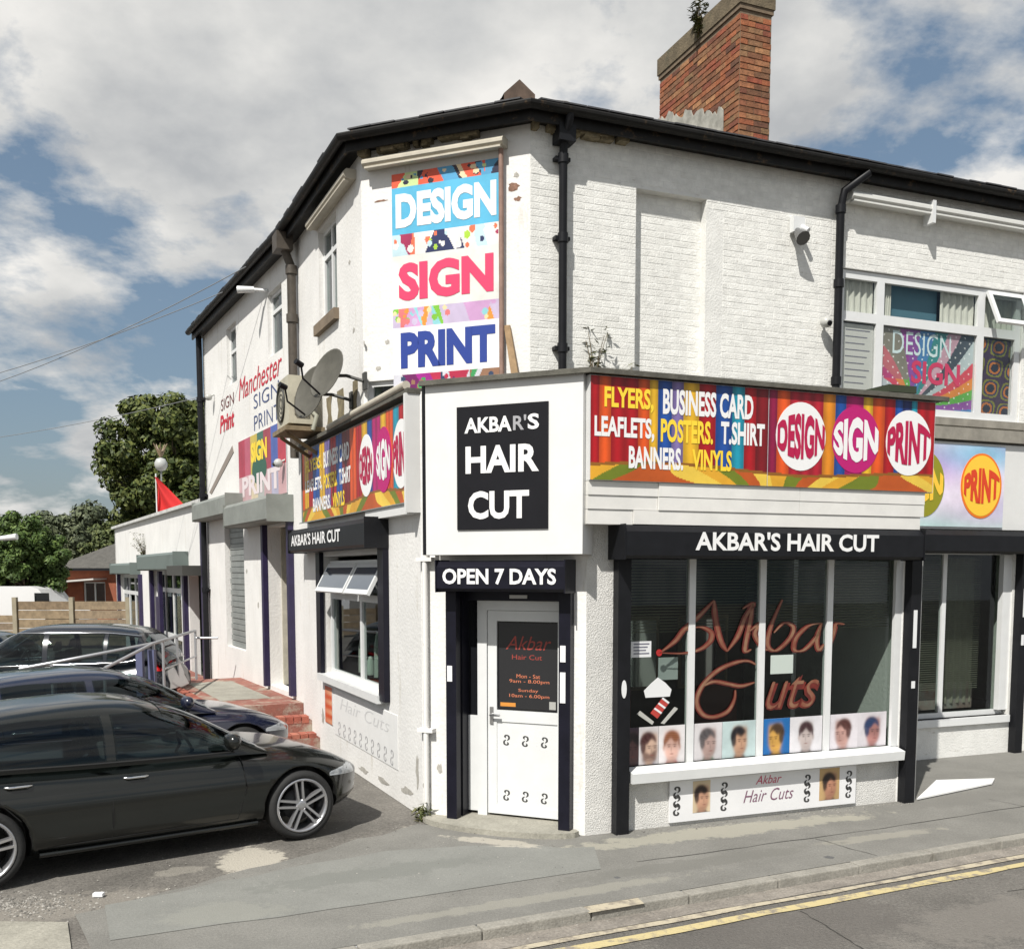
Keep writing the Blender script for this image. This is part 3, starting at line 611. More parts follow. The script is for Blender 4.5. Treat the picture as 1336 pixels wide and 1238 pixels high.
for i, (u, h, c) in enumerate(((-1.6,.5,'d8d8d0'),(-1.2,.25,'c9d6cd'),(-.85,.6,'b8c4bb'),(-.2,.45,'e6e6e0'),(.12,.7,'c7cfc5'),(.4,.3,'b89a6a'))):
    mb = MB(); mb.tube([FLw.P(u,1.2,-.4), FLw.P(u,1.2+h*.7,-.4), FLw.P(u,1.2+h,-.4)], [.06,.055,.025], 10); solo(mb, 'bottle', plain('bottle_%s'%c, hx(c)), ['pale tall bottle at the far end of the left window board','short pale green bottle on the left window board','tall greenish bottle left of the window mullion','white bottle just right of the window mullion','tallest pale bottle on the right part of the window board','small tan bottle nearest the corner on the window board'][i], 'bottle', 'bottles on the board of the left window')
# shop front
win = window(B, FRs, .44, 3.93, .5, 2.78, [1.225,2.085,2.96], [], .05, -.05, mw=.075)
mb = MB(); mb.hexa([FRs.P(.46,.50,.12),FRs.P(3.9,.50,.12),FRs.P(3.9,.50,-.04),FRs.P(.46,.50,-.04),FRs.P(.46,.60,.13),FRs.P(3.9,.60,.13),FRs.P(3.9,.64,-.04),FRs.P(.46,.64,-.04)]); mb.build('window_sill', UPVC, B)
mb = MB(); mb.fb(FRs, 3.82, 3.93, .64, 2.75, -.052, -.01); mb.build('window_jamb', UPVC, B)
for u0, u1 in ((.29,.43), (3.93,4.07)):
    mb = MB(); mb.fb(FRs, u0, u1, 0, 2.72, .001, .11); mb.build('shutter_guide', BLACK, B)
mb = MB(); mb.fb(FRs, 4.075, 4.119, 0, 2.75, .001, .07); mb.build('corner_strip', mat('grey_corner_strip', (.34,.34,.33), .6), B)
mb = MB()
for i in range(26): mb.fb(FRs, .5, 3.85, 1.98+i*.03, 1.988+i*.03, -.16, -.15)
mb.build('inner_grille', mat('grille_metal', (.22,.21,.15), .5, metal=.5), B)
# shutter boxes
def shutter_box(parent, F, u0, u1, z0, z1, o, m):
    mb = MB(); c = .03; pts = [(0,z0),(o-c,z0),(o,z0+c),(o,z1-.06),(o-.06,z1),(0,z1)]
    a = [F.P(u0,z,k) for k,z in pts]; bb = [F.P(u1,z,k) for k,z in pts]; n = len(pts)
    mb.add(a+bb, [tuple(range(n)), tuple(range(n,2*n))[::-1]] + [(i,i+n,(i+1)%n+n,(i+1)%n) for i in range(n)])
    mb.fb(F, u0-.012, u0-.001, z0-.01, z1+.01, .001, o+.008); mb.fb(F, u1+.001, u1+.012, z0-.01, z1+.01, .001, o+.008)
    return mb.build('shutter_box', m, parent)
sb = shutter_box(B, FRs, .24, 3.86, 2.72, 3.035, .34, BLACK)
letters(sb, FRs, "AKBAR'S HAIR CUT", 1.0, 3.24, 2.80, 2.985, .346, TWHITE, .028)
sb2 = shutter_box(B, FDD, .33, 1.68, 2.40, 2.70, .30, NAVY)
letters(sb2, FDD, "OPEN 7 DAYS", .40, 1.60, 2.47, 2.625, .306, TWHITE, .03)
sb3 = shutter_box(B, FLw, -3.12, .92, 2.87, 3.2, .28, BLACK)
letters(sb3, FLw, "AKBAR'S HAIR CUT", -2.9, -.12, 2.96, 3.12, .286, TWHITE, .028)
GB = mat('grey_green_shutter_box', (.24,.255,.235), .6, var=.2, vscale=3)
shutter_box(B, FF, -6.45, -3.3, 3.64, 4.02, .34, GB); shutter_box(B, FF, -3.1, -.06, 3.38, 3.78, .42, GB)
# closed roller shutter
rs = MB(); rs.fb(FF, -5.0, -3.4, 1.1, 3.6, -.2, -.12); rs = rs.build('roller_shutter', GREYBOX, B)
for i in range(22):
    mb = MB(); z = 1.12+i*.112; mb.fpoly(FF, [(-4.97,z),(-3.43,z),(-3.43,z+.10),(-4.97,z+.10)], -.119, -.10+.012*(i%2)); mb.build('slat', GREYBOX, rs)
# doorway of the wing
mb = MB(); mb.fb(FF, -1.67, -.21, .64, 3.34, -.75, -.7); mb.fb(FF, -1.67,-1.62,.64,3.34,-.7,-.22); mb.build('door_lobby', mat('stained_cream_wall', (.52,.49,.41), .9, var=.35, vscale=3), B)
for u in (-1.80, -.21): 
    mb = MB(); mb.fb(FF, u, u+.13, .62, 3.38, .002, .09); mb.build('door_post', PURPLE, B)
# door of the barber shop
do = -.2
mb = MB(); mb.fb(FDD, .40, .44, .05, 2.42, -.29, -.06); mb.fb(FDD, 1.56, 1.62, .05, 2.42, -.29, -.06); mb.fb(FDD, .44, 1.56, 2.30, 2.42, -.29, -.12); mb.build('door_lining', NAVY, B)
for u0, u1 in ((.33,.445), (1.555,1.675)):
    mb = MB(); mb.fb(FDD, u0, u1, .05, 2.40, .002, .10); mb.build('shutter_guide', NAVY, B)
sp = MB(); sp.fb(FDD, .44, .555, .09, 1.1, do-.05, do); sp = sp.build('side_panel', UPVC, B)
mb = MB(); mb.fb(FDD, .44, .555, 1.1, 2.30, do-.05, do-.02); mb.build('pane', mat('dark_side_pane', (.01,.011,.013), .06), sp)
mb = MB(); mb.fb(FDD, .555, .66, .05, 2.30, do-.06, do+.02); mb.fb(FDD, .66, 1.555, 2.20, 2.30, do-.06, do+.02); mb.fb(FDD, 1.51, 1.555, .05, 2.2, do-.06, do+.02); mb.build('door_frame', UPVC, B)
dr = MB(); 
for a in ((.665,.765,.08,2.195),(1.435,1.505,.08,2.195),(.765,1.435,2.09,2.195),(.765,1.435,1.05,1.17),(.765,1.435,.08,.17)): dr.fb(FDD, *a, do-.05, do)
door = dr.build('door', UPVC, B)
mb = MB(); mb.fb(FDD, .765, 1.435, .17, 1.05, do-.04, do-.012); pn = mb.build('door_panel', UPVC, door)
mb = MB(); mb.fb(FDD, .765, 1.435, 1.17, 2.09, do-.04, do-.022); mb.build('pane', mat('dark_side_pane'), door)
mb = MB(); mb.fb(FDD, .69,.73,1.02,1.2,do,do+.012); mb.tube([FDD.P(.71,1.12,do+.01),FDD.P(.71,1.12,do+.05),FDD.P(.82,1.12,do+.05)], .012, 8); mb.build('handle', plain('worn_chrome',(.5,.5,.5),.3,metal=.9), door)
mb = MB()
def scroll(mb, F, u, z, s, o, w=.016):
    for k in (-1, 1):
        ribbon(mb, F, [(u+k*s*.05,z-k*s*.02),(u+k*s*.22,z+k*s*.12),(u+k*s*.20,z+k*s*.34),(u-k*s*.02,z+k*s*.42),(u-k*s*.16,z+k*s*.30),(u-k*s*.05,z+k*s*.18)], o, w*.5, w, 5)
for z in (.86,.28):
    for u in (.87,1.08,1.29): mb = MB(); scroll(mb, FDD, u, z, .12, do-.009, .02); mb.build('scroll_ornament', plain('dark_vinyl', (.05,.05,.05)), door)
mb = MB(); mb.fb(FDD, .95,1.14,2.325,2.36,-.11,-.10); mb.build('number_plate_strip', plain('pale_plastic',(.5,.5,.5)), B)
for u, z, h in ((.375,1.48,.16),(1.60,1.32,.3),(1.60,1.72,.16)):
    mb = MB(); mb.fb(FDD, u-.028, u+.028, z, z+h, .101, .108); mb.build('sticker', plain('sticker_white',(.75,.75,.77)), B)
mb = MB(); pts = [FDD.P(.12,0,.02)] + [FDD.P(.9-.86*math.cos(math.pi*k/14),0,.06+.30*math.sin(math.pi*k/14)) for k in range(15)] + [FDD.P(1.72,0,.02)]
mb.prism([xy(p) for p in pts] + [xy(FDD.P(1.60,0,-.28)), xy(FDD.P(.42,0,-.28))], .0, .055); mb.build('doorstep', CONC, B)
# corner box, fascia boxes, cladding and coping
WP = mat('white_sheet_cladding', (.70,.70,.69), .5, var=.06, vscale=3, dirt=((.45,.42,.36), .70, 5, (1,1,.5)))
mb = MB(); mb.fb(FDD, .22, 1.86, 2.76, 4.42, .0, .30); mb.build('corner_fascia_box', WP, B)
mb = MB(); mb.fb(FDD, .16, .2, 2.76, 4.42, .0, .26); mb.build('shaded_gap_strip', BLACK, B)  # black strip standing in for the shaded gap between pipe and box
mb = MB(); mb.fb(FRs, -.12, 4.0, 3.44, 4.40, .001, .29); mb.build('fascia_box', WP, B)
CLB = mat('white_cladding_board', (.74,.73,.70), .6, var=.1, vscale=3, dirt=((.42,.38,.30), .68, 6, (1,1,.5)))
for k, (z0, z1, u0, u1, o) in enumerate(((3.31,3.436,-.12,.62,.27),(3.31,3.436,.624,2.26,.285),(3.31,3.436,2.264,3.9,.285),(3.18,3.307,-.12,.62,.26),(3.18,3.307,.624,2.26,.28),(3.18,3.307,2.264,3.9,.28),(3.04,3.176,-.12,.36,.25),(3.045,3.176,.364,3.86,.27))):
    mb = MB(); mb.fb(FRs, u0, u1, z0, z1, .001, o); mb.build('cladding_board', CLB, B)
mb = MB(); sweep(mb, [xy(FDD.P(.18,0)), xy(FRs.P(0,0)), xy(FRs.P(4.12,0))], [(-.2,4.415),(.33,4.415),(.345,4.40),(.36,4.405),(.36,4.45),(.30,4.465),(-.2,4.47)]); mb.build('coping', LEAD, B)
mb = MB(); mb.fb(FRs, 3.35, 3.72, 4.472, 4.545, -.1, .3); mb.build('coping_lump', mat('mossy_felt', (.035,.045,.025), .95), B)
mb = MB(); mb.fb(FLw, -3.3, 2.04, 4.40, 4.45, -.2, .14); mb.build('coping', LEAD, B)
mb = MB(); mb.tube([FLw.P(-1.2,4.47,.12), FLw.P(1.95,4.49,.12)], .045, 10); mb.build('coping_roll', BEIGE, B)
mb = MB(); mb.fb(FLw, 1.972, 2.028, 3.2, 4.40, .001, .16); mb.fb(FLw, .4, 1.97, 3.19, 3.29, .001, .12); mb.build('sign_trim', WP, B)
# awning cassettes
def cassette(parent, F, u0, u1, z0, z1, o, m, name='awning_cassette'):
    mb = MB(); pts = [(0.002,z0),(o*.8,z0-.0),(o,z0+.03),(o,z1-.04),(o*.75,z1),(0.002,z1)]; n = len(pts)
    a = [F.P(u0,z,k) for k,z in pts]; bb = [F.P(u1,z,k) for k,z in pts]
    mb.add(a+bb, [tuple(range(n)), tuple(range(n,2*n))[::-1]] + [(i,i+n,(i+1)%n+n,(i+1)%n) for i in range(n)])
    mb.fb(F, u0+.03, u1-.03, z0-.022, z0-.002, o*.5, o*.92)
    return mb.build(name, m, parent)
cassette(B, FD, .10, 1.86, 7.27, 7.37, .17, BEIGE); cassette(B, FLw, -2.2, -.2, 7.27, 7.38, .16, BEIGE)
mb = MB(); mb.tube([FD.P(1.81,4.5,.06), FD.P(1.81,7.25,.08)], .028, 8); mb.build('sign_post', mat('pinkish_old_timber',(.30,.19,.15),.8,var=.3,vscale=8), B)
mb = MB(); mb.hexa([FD.P(2.0,4.45,.12),FD.P(2.09,4.45,.12),FD.P(2.09,4.45,.08),FD.P(2.0,4.45,.08),FD.P(1.83,5.35,.05),FD.P(1.90,5.35,.05),FD.P(1.90,5.35,.02),FD.P(1.83,5.35,.02)]); mb.build('timber_prop', mat('bare_timber',(.36,.24,.13),.8,var=.3,vscale=12), B)

for i, u in enumerate((1.0, 2.45)):
    t = thing('barber_chair', tuple(FRs.P(u,.03,-1.7)), ['dark barber chair behind the left half of the shop window','dark barber chair behind the right half of the shop window'][i], 'chair', 'barber chairs inside the shop')
    CHM = mat('dark_red_leather', (.12,.03,.025), .4); mb = MB(); mb.fb(FRs, u-.3, u+.3, .50, .62, -2.0, -1.5); mb.build('seat', CHM, t); mb = MB(); mb.fb(FRs, u-.28, u+.28, .62, 1.25, -1.55, -1.42); mb.build('backrest', CHM, t)
    mb = MB(); mb.tube([FRs.P(u,.03,-1.75), FRs.P(u,.5,-1.75)], .06, 10); mb.build('pedestal', plain('worn_chrome'), t)
for i, u in enumerate((.9, 2.2, 3.3)):
    t = thing('wall_mirror', tuple(FRs.P(u,1.0,-3.1)), ['left mirror on the dim back wall of the barber shop','middle mirror on the dim back wall of the barber shop','right mirror on the dim back wall of the barber shop'][i], 'mirror', 'mirrors on the back wall of the shop'); mb = MB(); mb.fb(FRs, u-.4, u+.4, 1.0, 2.0, -3.09, -3.06); mb.build('frame', mat('pale_wood_frame',(.35,.27,.18),.6), t)
    mb = MB(); mb.fb(FRs, u-.35, u+.35, 1.05, 1.95, -3.058, -3.05); mb.build('mirror_glass', plain('mirror_silver',(.6,.6,.6),.05,metal=1), t)
# ------------------------------------------------------------------ neighbouring terrace
T = thing('terraced_shop', tuple(FU.P(6,0,-.3)), 'white painted terrace shop to the right of the corner building, with a wide upstairs window', 'building')
U1 = 12.0
mb = MB(); wall(mb, FU, 4.121, U1, 0, 7.56, .3, [(4.26,7.44,4.66,6.44),(4.3,7.46,.55,2.9)]); mb.build('wall', WHITE2, T)
mb = MB()
c0 = FU.P(4.121,0,-.3); bks = [FU.P(U1,0,-7), FU.P(4.3,0,-7)]
for p, q in ((bks[1], bks[0]), ):
    f = Fr(xy(p), ((q-p).x, (q-p).y)); wall(mb, f, 0, (q-p).length, 0, 7.56, .2)
f = Fr(xy(FU.P(U1,0,0)), (-FU.n.x, -FU.n.y)); wall(mb, f, 0, 7, 0, 7.56, .2); mb.build('rear_wall', WHITE2, T)
mb = MB(); mb.fb(FU, 4.3, 11.8, -.2, .03, -6.9, -.1); mb.build('floor', INTF, T)
mb = MB(); mb.fb(FU, 4.2, 11.8, 4.1, 4.3, -6.9, -.3); mb.fb(FU, 4.13, 4.19, .03, 7.5, -6.9, -.31); mb.fb(FU, 4.3, 8, .03, 4.1, -3, -2.9); mb.fb(FU, 4.3, 8, 4.3, 7.5, -2.4, -2.3); mb.build('partition', INT, T)
TP = [xy(FU.P(4.145,0)), xy(FU.P(U1+.1,0))]
eaves(T, TP); roof_slab(T, TP, 1.9, .62, bks); eave_slates(T, TP)
cells = brick_cells(FU, 4.13, 9.0, 6.44, 7.5, 0, seed=11) + brick_cells(FU, 4.13, 9.0, 4.62, 6.44, 0, [(4.22,7.46,4.3,6.5)], seed=12)
lay_bricks(T, cells, WHITEB, WB2, cols=[(.74,.735,.70),(.77,.765,.73),(.79,.785,.75)])
uw = window(T, FU, 4.27, 7.43, 4.67, 6.43, [4.96,6.70], [5.86], .10, -.03, mw=.12, glass=CLEAR)
mb = MB(); mb.fb(FU, 6.75, 7.36, 5.9, 6.36, -.055, -.045)
# open vent at the upper right
hz, th, Hh, fw = 6.40, R(24), .5, .06; mbv = MB()
def vp(u, s, t): return FU.P(u, hz - s*math.cos(th) - t*math.sin(th), .0 + s*math.sin(th) - t*math.cos(th) + .02)
def vb(mb, a, b, s0, s1): mb.hexa([vp(a,s1,0),vp(b,s1,0),vp(b,s1,.04),vp(a,s1,.04),vp(a,s0,0),vp(b,s0,0),vp(b,s0,.04),vp(a,s0,.04)])
for q in ((6.75,7.40,0,fw),(6.75,7.40,Hh-fw,Hh),(6.75,6.81,fw,Hh-fw),(7.34,7.40,fw,Hh-fw)): vb(mbv, *q)
v = mbv.build('vent_window', UPVC, T); g = MB(); vb(g, 6.81, 7.34, fw, Hh-fw); g.build('pane', GLASS, v)
NET = mat('net_curtain', (.62,.62,.56), .95, var=.25, vscale=14, stretch=(6,6,.4))
for u0, u1, z0, z1 in ((4.36,4.9,5.9,6.36),(5.02,5.2,5.9,6.36),(6.05,6.64,5.9,6.36),(6.8,7.35,5.9,6.36)):
    mb = MB(); n = 24; mb.grid(lambda s, t: FU.P(u0+(u1-u0)*s, z0+(z1-z0)*t, -.12+.02*math.sin(s*34)), n, 1); mb.build('net_curtain', NET, T)
mb = MB(); mb.fb(FU, 5.2,6.05,5.9,6.36,-.2,-.18); mb.build('blind', mat('teal_blind',(.06,.15,.20),.7), T)
mb = MB(); mb.fb(FU, 4.2, 7.62, 4.36, 4.52, .001, .16); mb.fb(FU, 4.2, 7.55, 4.56, 4.66, .001, .06); mb.build('window_sill', mat('grey_stone_ledge',(.30,.28,.24),.9,var=.3,vscale=5), T)
mb = MB(); cassette(T, FU, 4.28, 11.5, 7.22, 7.33, .2, mat('white_enamel',(.68,.68,.65),.5,var=.1,dirt=((.3,.28,.22),.66,6,(1,1,1))))
for u in (5.55, 8.6):
    mb = MB(); mb.fb(FU, u, u+.05, 7.08, 7.36, .05, .215); mb.build('awning_bracket', UPVC, T)
mb = MB(); mb.tube([FU.P(4.17,.2,.1), FU.P(4.17,7.1,.1), FU.P(4.17,7.3,.16), FU.P(4.45,7.52,.27)], .05, 12)
for c in (5.0,6.2,7.1): mb.tube([FU.P(4.17,c-.05,.1), FU.P(4.17,c+.05,.1)], .064, 12)
mb.build('drainpipe', BLACK, T)
# its shop front
sw = window(T, FU, 4.32, 7.46, .55, 2.9, [5.25,6.30], [], .07, -.1, mw=.07)
mb = MB(); mb.fb(FU, 4.3, 7.46, .45, .55, -.1, .05); mb.build('window_sill', UPVC, T)
mb = MB(); mb.fb(FU, 7.3, 7.46, .62, 2.83, -.1, -.02); mb.build('window_jamb', UPVC, T)
mb = MB(); mb.fb(FU, 7.50, 7.64, 0, 2.86, .001, .12); mb.build('shutter_guide', BLACK, T)
shutter_box(T, FU, 4.2, 7.75, 2.84, 3.14, .30, BLACK)
mb = MB(); mb.fb(FU, 4.2, 11.9, 3.17, 4.33, .001, .10); mb.build('fascia_box', WP, T)
mb = MB()
for i in range(60): mb.fb(FU, 4.4, 7.3, .9+i*.032, .91+i*.032, -.42, -.41)
mb.build('inner_grille', mat('pale_grille',(.26,.25,.19),.6), T)
mb = MB(); mb.grid(lambda s_, t_: FU.P(6.75+.5*s_, .68+2.1*t_, -.5+.03*math.sin(s_*26)), 24, 1); mb.build('curtain', mat('beige_reflection_panel',(.40,.37,.30),.9,var=.2,vscale=6), T)  # this curtain is an added panel imitating pale beige reflections in the glass
mb = MB(); mb.fb(FU, 5.3, 7.3, .6, .98, -.55, -.5); mb.build('display_board', mat('pale_display_board',(.42,.40,.38),.7,col2=(.34,.16,.13),vscale=2.2), T)
mb = MB(); mb.fb(FU, 7.8, 11.8, .3, 2.9, .001, .04); mb.build('wall_panel', mat('stained_cream_wall'), T)

# ------------------------------------------------------------------ single storey annex behind, left
A0, A1 = -22.7, -6.67
AX = thing('annex_building', tuple(FF.P(-14,0,-2)), 'long low white single storey annex with purple columns behind the parked cars', 'building')
ah = [(-21.4,-17.2,.6,2.5),(-14.2,-9.3,.0,2.62),(-8.9,-7.1,.0,2.5)]
mb = MB(); wall(mb, FF, A0, A1, -.2, 4.08, .22, ah); mb.build('wall', WHITE, AX)
mb = MB(); f = Fr(xy(FF.P(A0,0,-6)), (FF.n.x, FF.n.y)); wall(mb, f, 0, 6, -.2, 4.08, .2); f = Fr(xy(FF.P(A1,0,-6)), (-FF.d.x, -FF.d.y)); wall(mb, f, 0, A1-A0, -.2, 4.08, .2); mb.build('rear_wall', WHITE, AX)
mb = MB(); mb.fb(FF, A0-.1, A1+.0, 4.08, 4.16, -6, .1); mb.build('flat_roof', mat('pale_roof_edge',(.6,.6,.58),.8,var=.3), AX)
mb = MB(); mb.fb(FF, A0+.2, A1-.2, -.1, 4.0, -1.3, -1.2); mb.build('partition', INT, AX)
window(AX, FF, -21.4, -17.2, .6, 2.5, [-20,-18.6], [1.9], .12, -.08)
dw = window(AX, FF, -14.2, -9.3, .02, 2.62, [-12.9,-11.7,-10.5], [2.1,.9], .12, -.1); dw.name = 'glazed_door'
shutter_box(AX, FF, -21.8, -16.7, 2.5, 2.85, .3, mat('green_grey_box',(.13,.16,.15),.6)); shutter_box(AX, FF, -14.8, -8.9, 2.62, 3.05, .35, mat('green_grey_box'))
for u, z in ((-16.6,2.5),(-21.7,2.5),(-14.4,2.62),(-9.3,2.5),(-12.9,2.6),(-7.0,3.9)):
    mb = MB(); mb.fb(FF, u, u+.25, 0, z, .002, .1); mb.build('column', PURPLE, AX)
mb = MB(); mb.fb(FF, -13.55, -13.2, .5, 1.9, .003, .06); mb.build('door_plate', PURPLE, AX)
mb = MB(); mb.fb(FF, -8.9, -6.9, 2.5, 2.72, 0.002, .5); mb.build('canopy', mat('dark_awning',(.05,.05,.045),.8), AX)
mb = MB(); q = FF.P(-15.2,3.5,.01)
for i in range(26): u = -15.2+rr.uniform(-.5,.5); z = 3.0+rr.random()*1.1; mb.fb(FF, u, u+.3, z, z+.16, .002, .01+rr.random()*.01)

# ------------------------------------------------------------------ signs
CR, OR, YE, BL, CY, MG, NV = hx('b0101c'), hx('e2571b'), hx('e8b52a'), hx('1c4fa0'), hx('1d9ab5'), hx('b5136c'), hx('1a2a66')
DR = hx('7c0d18')
def curtain(stripes, x0, x1):
    def paint(s, t):
        u = x0 + (x1-x0)*s; c = stripes[-1][1]; a = x0; b = x1
        for i, (ub, cc) in enumerate(stripes):
            if u < ub: c = cc; b = ub; a = stripes[i-1][0] if i else x0; break
        f = (u-a)/max(b-a, .01); fold = .5+.5*math.cos(f*2*math.pi*max(1, round((b-a)/.16)))
        c = mixc(c, tuple(v*.38 for v in c), fold*.62)
        fl = .17 + .035*math.sin(u*2.1)
        if t < fl:   # printed floor of radiating boards
            k = (u*1.9 + (t-fl)*6*math.sin(u*1.5)) % 1.0; k2 = int(u*4.3 + (fl-t)*9*math.cos(u*2.4)) % 4
            c = [hx('d9a12c'), hx('6d7a1e'), hx('b8541c'), hx('e5c24a')][k2]
            if t > fl-.03: c = hx('8c5a1c')
        return c
    return paint
st = [(-.03,CR),(.09,OR),(.38,CR),(.50,OR),(.59,YE),(.74,BL),(.87,hx('7f6fa8')),(1.04,YE),(1.23,CR),(1.42,BL),(1.56,CY),(1.70,CR),(1.85,DR),(1.95,hx('8a1040')),(2.1,OR),(2.51,hx('b51b30')),(2.66,hx('e08a1e')),(2.80,BL),(3.02,MG),(3.14,YE),(3.3,OR),(3.44,CR),(3.54,BL),(3.66,NV),(3.74,CY),(4.0,CR)]
SG = thing('shop_sign', tuple(FRs.P(2,3.44,.31)), 'long red curtain print sign listing flyers and leaflets above the barber front', 'sign')
F = FRs; O = .305
printed(SG, F, -.12, 1.84, 3.445, 4.39, O, 260, 90, curtain(st, -.12, 1.84)); printed(SG, F, 1.848, 3.98, 3.445, 4.39, O, 280, 90, curtain(st, 1.848, 3.98))
YT = mat('yellow_lettering', hx('f2d13a'), .5); MT = mat('magenta_lettering', hx('b5136c'), .5); O2 = O+.004
for s, a, b_, c, d, m in (("FLYERS,",.02,.54,4.08,4.30,YT),("BUSINESS CARD",.64,1.66,4.08,4.32,TWHITE),("LEAFLETS,",-.08,.55,3.81,4.03,TWHITE),("POSTERS.",.62,1.2,3.82,4.04,YT),("T.SHIRT",1.29,1.80,3.83,4.05,TWHITE),("BANNERS.",.28,.87,3.56,3.77,TWHITE),("VINYLS",.97,1.42,3.57,3.77,YT)):
    letters(SG, F, s, a, b_, c, d, O2, m, .035, slope=.0)
def bulge(a, b):
    k = math.sqrt(max(.0, 1-(2*a-1)**2*.80)); return a, .5+(b-.5)*k
for s, u, m, tm in (("DESIGN",2.24,TWHITE,mat('crimson_lettering',hx('b01046'),.5)),("SIGN",2.93,MT,TWHITE),("PRINT",3.63,TWHITE,mat('crimson_lettering'))):
    disc(SG, F, u, 3.95, .305, .34, O+.004, m); letters(SG, F, s, u-.29, u+.29, 3.72, 4.18, O+.008, tm, .045, warp=bulge)
# sign on the left wall
SL = thing('shop_sign', tuple(FLw.P(-.5,3.3,.1)), 'curtain print sign with three white circles on the left wall above the small open window', 'sign')
stL = [(-2.8,OR),(-2.55,YE),(-2.3,CR),(-1.9,BL),(-1.6,YE),(-1.3,hx('7f6fa8')),(-1.0,CR),(-.7,BL),(-.35,DR),(-.05,OR),(.2,CR),(.42,YE),(.62,BL),(.95,MG),(1.15,YE),(1.4,OR),(1.6,CY),(1.9,CR)]
printed(SL, FLw, -2.95, 1.965, 3.31, 4.34, .09, 300, 80, curtain(stL, -2.95, 1.965))
for s, a, b_, c, d, m in (("FLYERS,",-2.7,-1.75,3.98,4.18,YT),("BUSINESS CARD",-1.65,-.35,3.98,4.2,TWHITE),("LEAFLETS,",-2.75,-1.75,3.70,3.9,TWHITE),("POSTERS.",-1.65,-.95,3.70,3.9,YT),("T.SHIRT",-.85,-.3,3.7,3.9,TWHITE),("BANNERS.",-2.3,-1.3,3.43,3.62,TWHITE),("VINYLS",-1.2,-.6,3.43,3.62,YT)):
    letters(SL, FLw, s, a, b_, c, d, .094, m, .035)
for s, u, m, tm in (("DESIGN",.38,TWHITE,mat('crimson_lettering')),("SIGN",1.06,MT,TWHITE),("PRINT",1.68,TWHITE,mat('crimson_lettering'))):
    disc(SL, FLw, u, 3.83, .29 if u < 1.5 else .28, .36, .095, m); letters(SL, FLw, s, u-.26, u+.25, 3.6, 4.06, .099, tm, .045, warp=bulge)
mb = MB(); mb.fb(FLw, -3.0, 1.965, 3.295, 3.308, .13, .14); mb.fb(FLw, -3.0, -2.955, 3.31, 4.34, .002, .10); mb.build('sign_frame', GREYBOX, SL)
# big AKBAR'S HAIR CUT panel
SA = thing('barber_sign', tuple(FDD.P(1.05,3,.31)), 'black panel with white capitals on the white box over the corner door', 'sign')
mb = MB(); mb.fb(FDD, .57, 1.52, 3.0, 4.18, .301, .315); mb.build('panel', plain('charcoal_board',(.010,.010,.013),.5,spec=.2,var=.2,vscale=4), SA)
GL = mat('faded_grey_lettering', (.33,.33,.35), .6)
letters(SA, FDD, "AKBA", .655, 1.15, 3.925, 4.07, .319, TWHITE, .03); letters(SA, FDD, "R'", 1.165, 1.30, 3.93, 4.07, .319, GL, .02, label='faded grey letters'); letters(SA, FDD, "S", 1.315, 1.43, 3.93, 4.075, .319, TWHITE, .03)
letters(SA, FDD, "HAIR", .665, 1.43, 3.54, 3.80, .319, TWHITE, .035); letters(SA, FDD, "CUT", .69, 1.33, 3.10, 3.37, .319, TWHITE, .035)
# tall poster DESIGN SIGN PRINT
def confetti(seed, cols):
    q = random.Random(seed); cells = [(q.random(), q.choice(cols)) for _ in range(14)]; cells.sort()
    sl = [q.uniform(-.05,.05) for _ in cells]; dots = [(q.random(), q.uniform(.1,.9), q.uniform(.012,.03), q.choice(cols)) for _ in range(26)]
    def f(s, t):
        for x, y, r, c in dots:
            if (s-x)**2 + ((t-y)*.16)**2 < r*r: return c
        for (x, c), k in zip(cells, sl):
            if s < x + k*(t-.5)*2: return c
        return cells[-1][1]
    return f
q1 = confetti(2, [hx('20203a'), hx('c9dd9a'), hx('e65a3c'), hx('e6cfa8'), hx('4f9ac5'), hx('2c2430')]); q2 = confetti(5, [hx('a7cf3e'), hx('e6e0da'), hx('e2714e'), hx('bcd6de'), hx('26305a'), hx('e9e4e0'), hx('a02a55')])
q3 = confetti(9, [hx('c79ac5'), hx('8ccad0'), hx('7cbd3c'), hx('e2d3a0'), hx('e0903a'), hx('c2b4cf'), hx('d77474')]); q4 = confetti(14, [hx('9c1f86'), hx('31415e'), hx('8f6a52'), hx('b52a4a'), hx('3f9a5a'), hx('c9c9d2'), hx('6a1a5a')])
def poster(s, t):
    z = 4.66 + t*(7.18-4.66)
    if z > 7.02: return q1(s, (z-7.02)/.16)
    if z > 6.50: return hx('56aed2')
    if z > 6.25: return q2(s, (z-6.25)/.25)
    if z > 5.66: return hx('dfe0da')
    if z > 5.44: return q3(s, (z-5.44)/.22)
    if z > 4.90: return hx('e9e9ea')
    return q4(s, (z-4.66)/.24)
PO = thing('wall_poster', tuple(FD.P(1.1,4.66,.03)), 'tall poster reading design, sign, print on the upstairs corner wall', 'poster')
printed(PO, FD, .42, 1.77, 4.66, 7.18, .03, 110, 210, poster)
def tilt(a, b): return a, b
letters(PO, FD, "DESIGN", .47, 1.735, 6.565, 6.955, .034, TWHITE, .05); letters(PO, FD, "SIGN", .50, 1.70, 5.74, 6.17, .034, mat('pink_lettering',hx('d43a64'),.5), .05); letters(PO, FD, "PRINT", .52, 1.72, 4.97, 5.38, .034, mat('navy_lettering',hx('1f3a8c'),.5), .055)
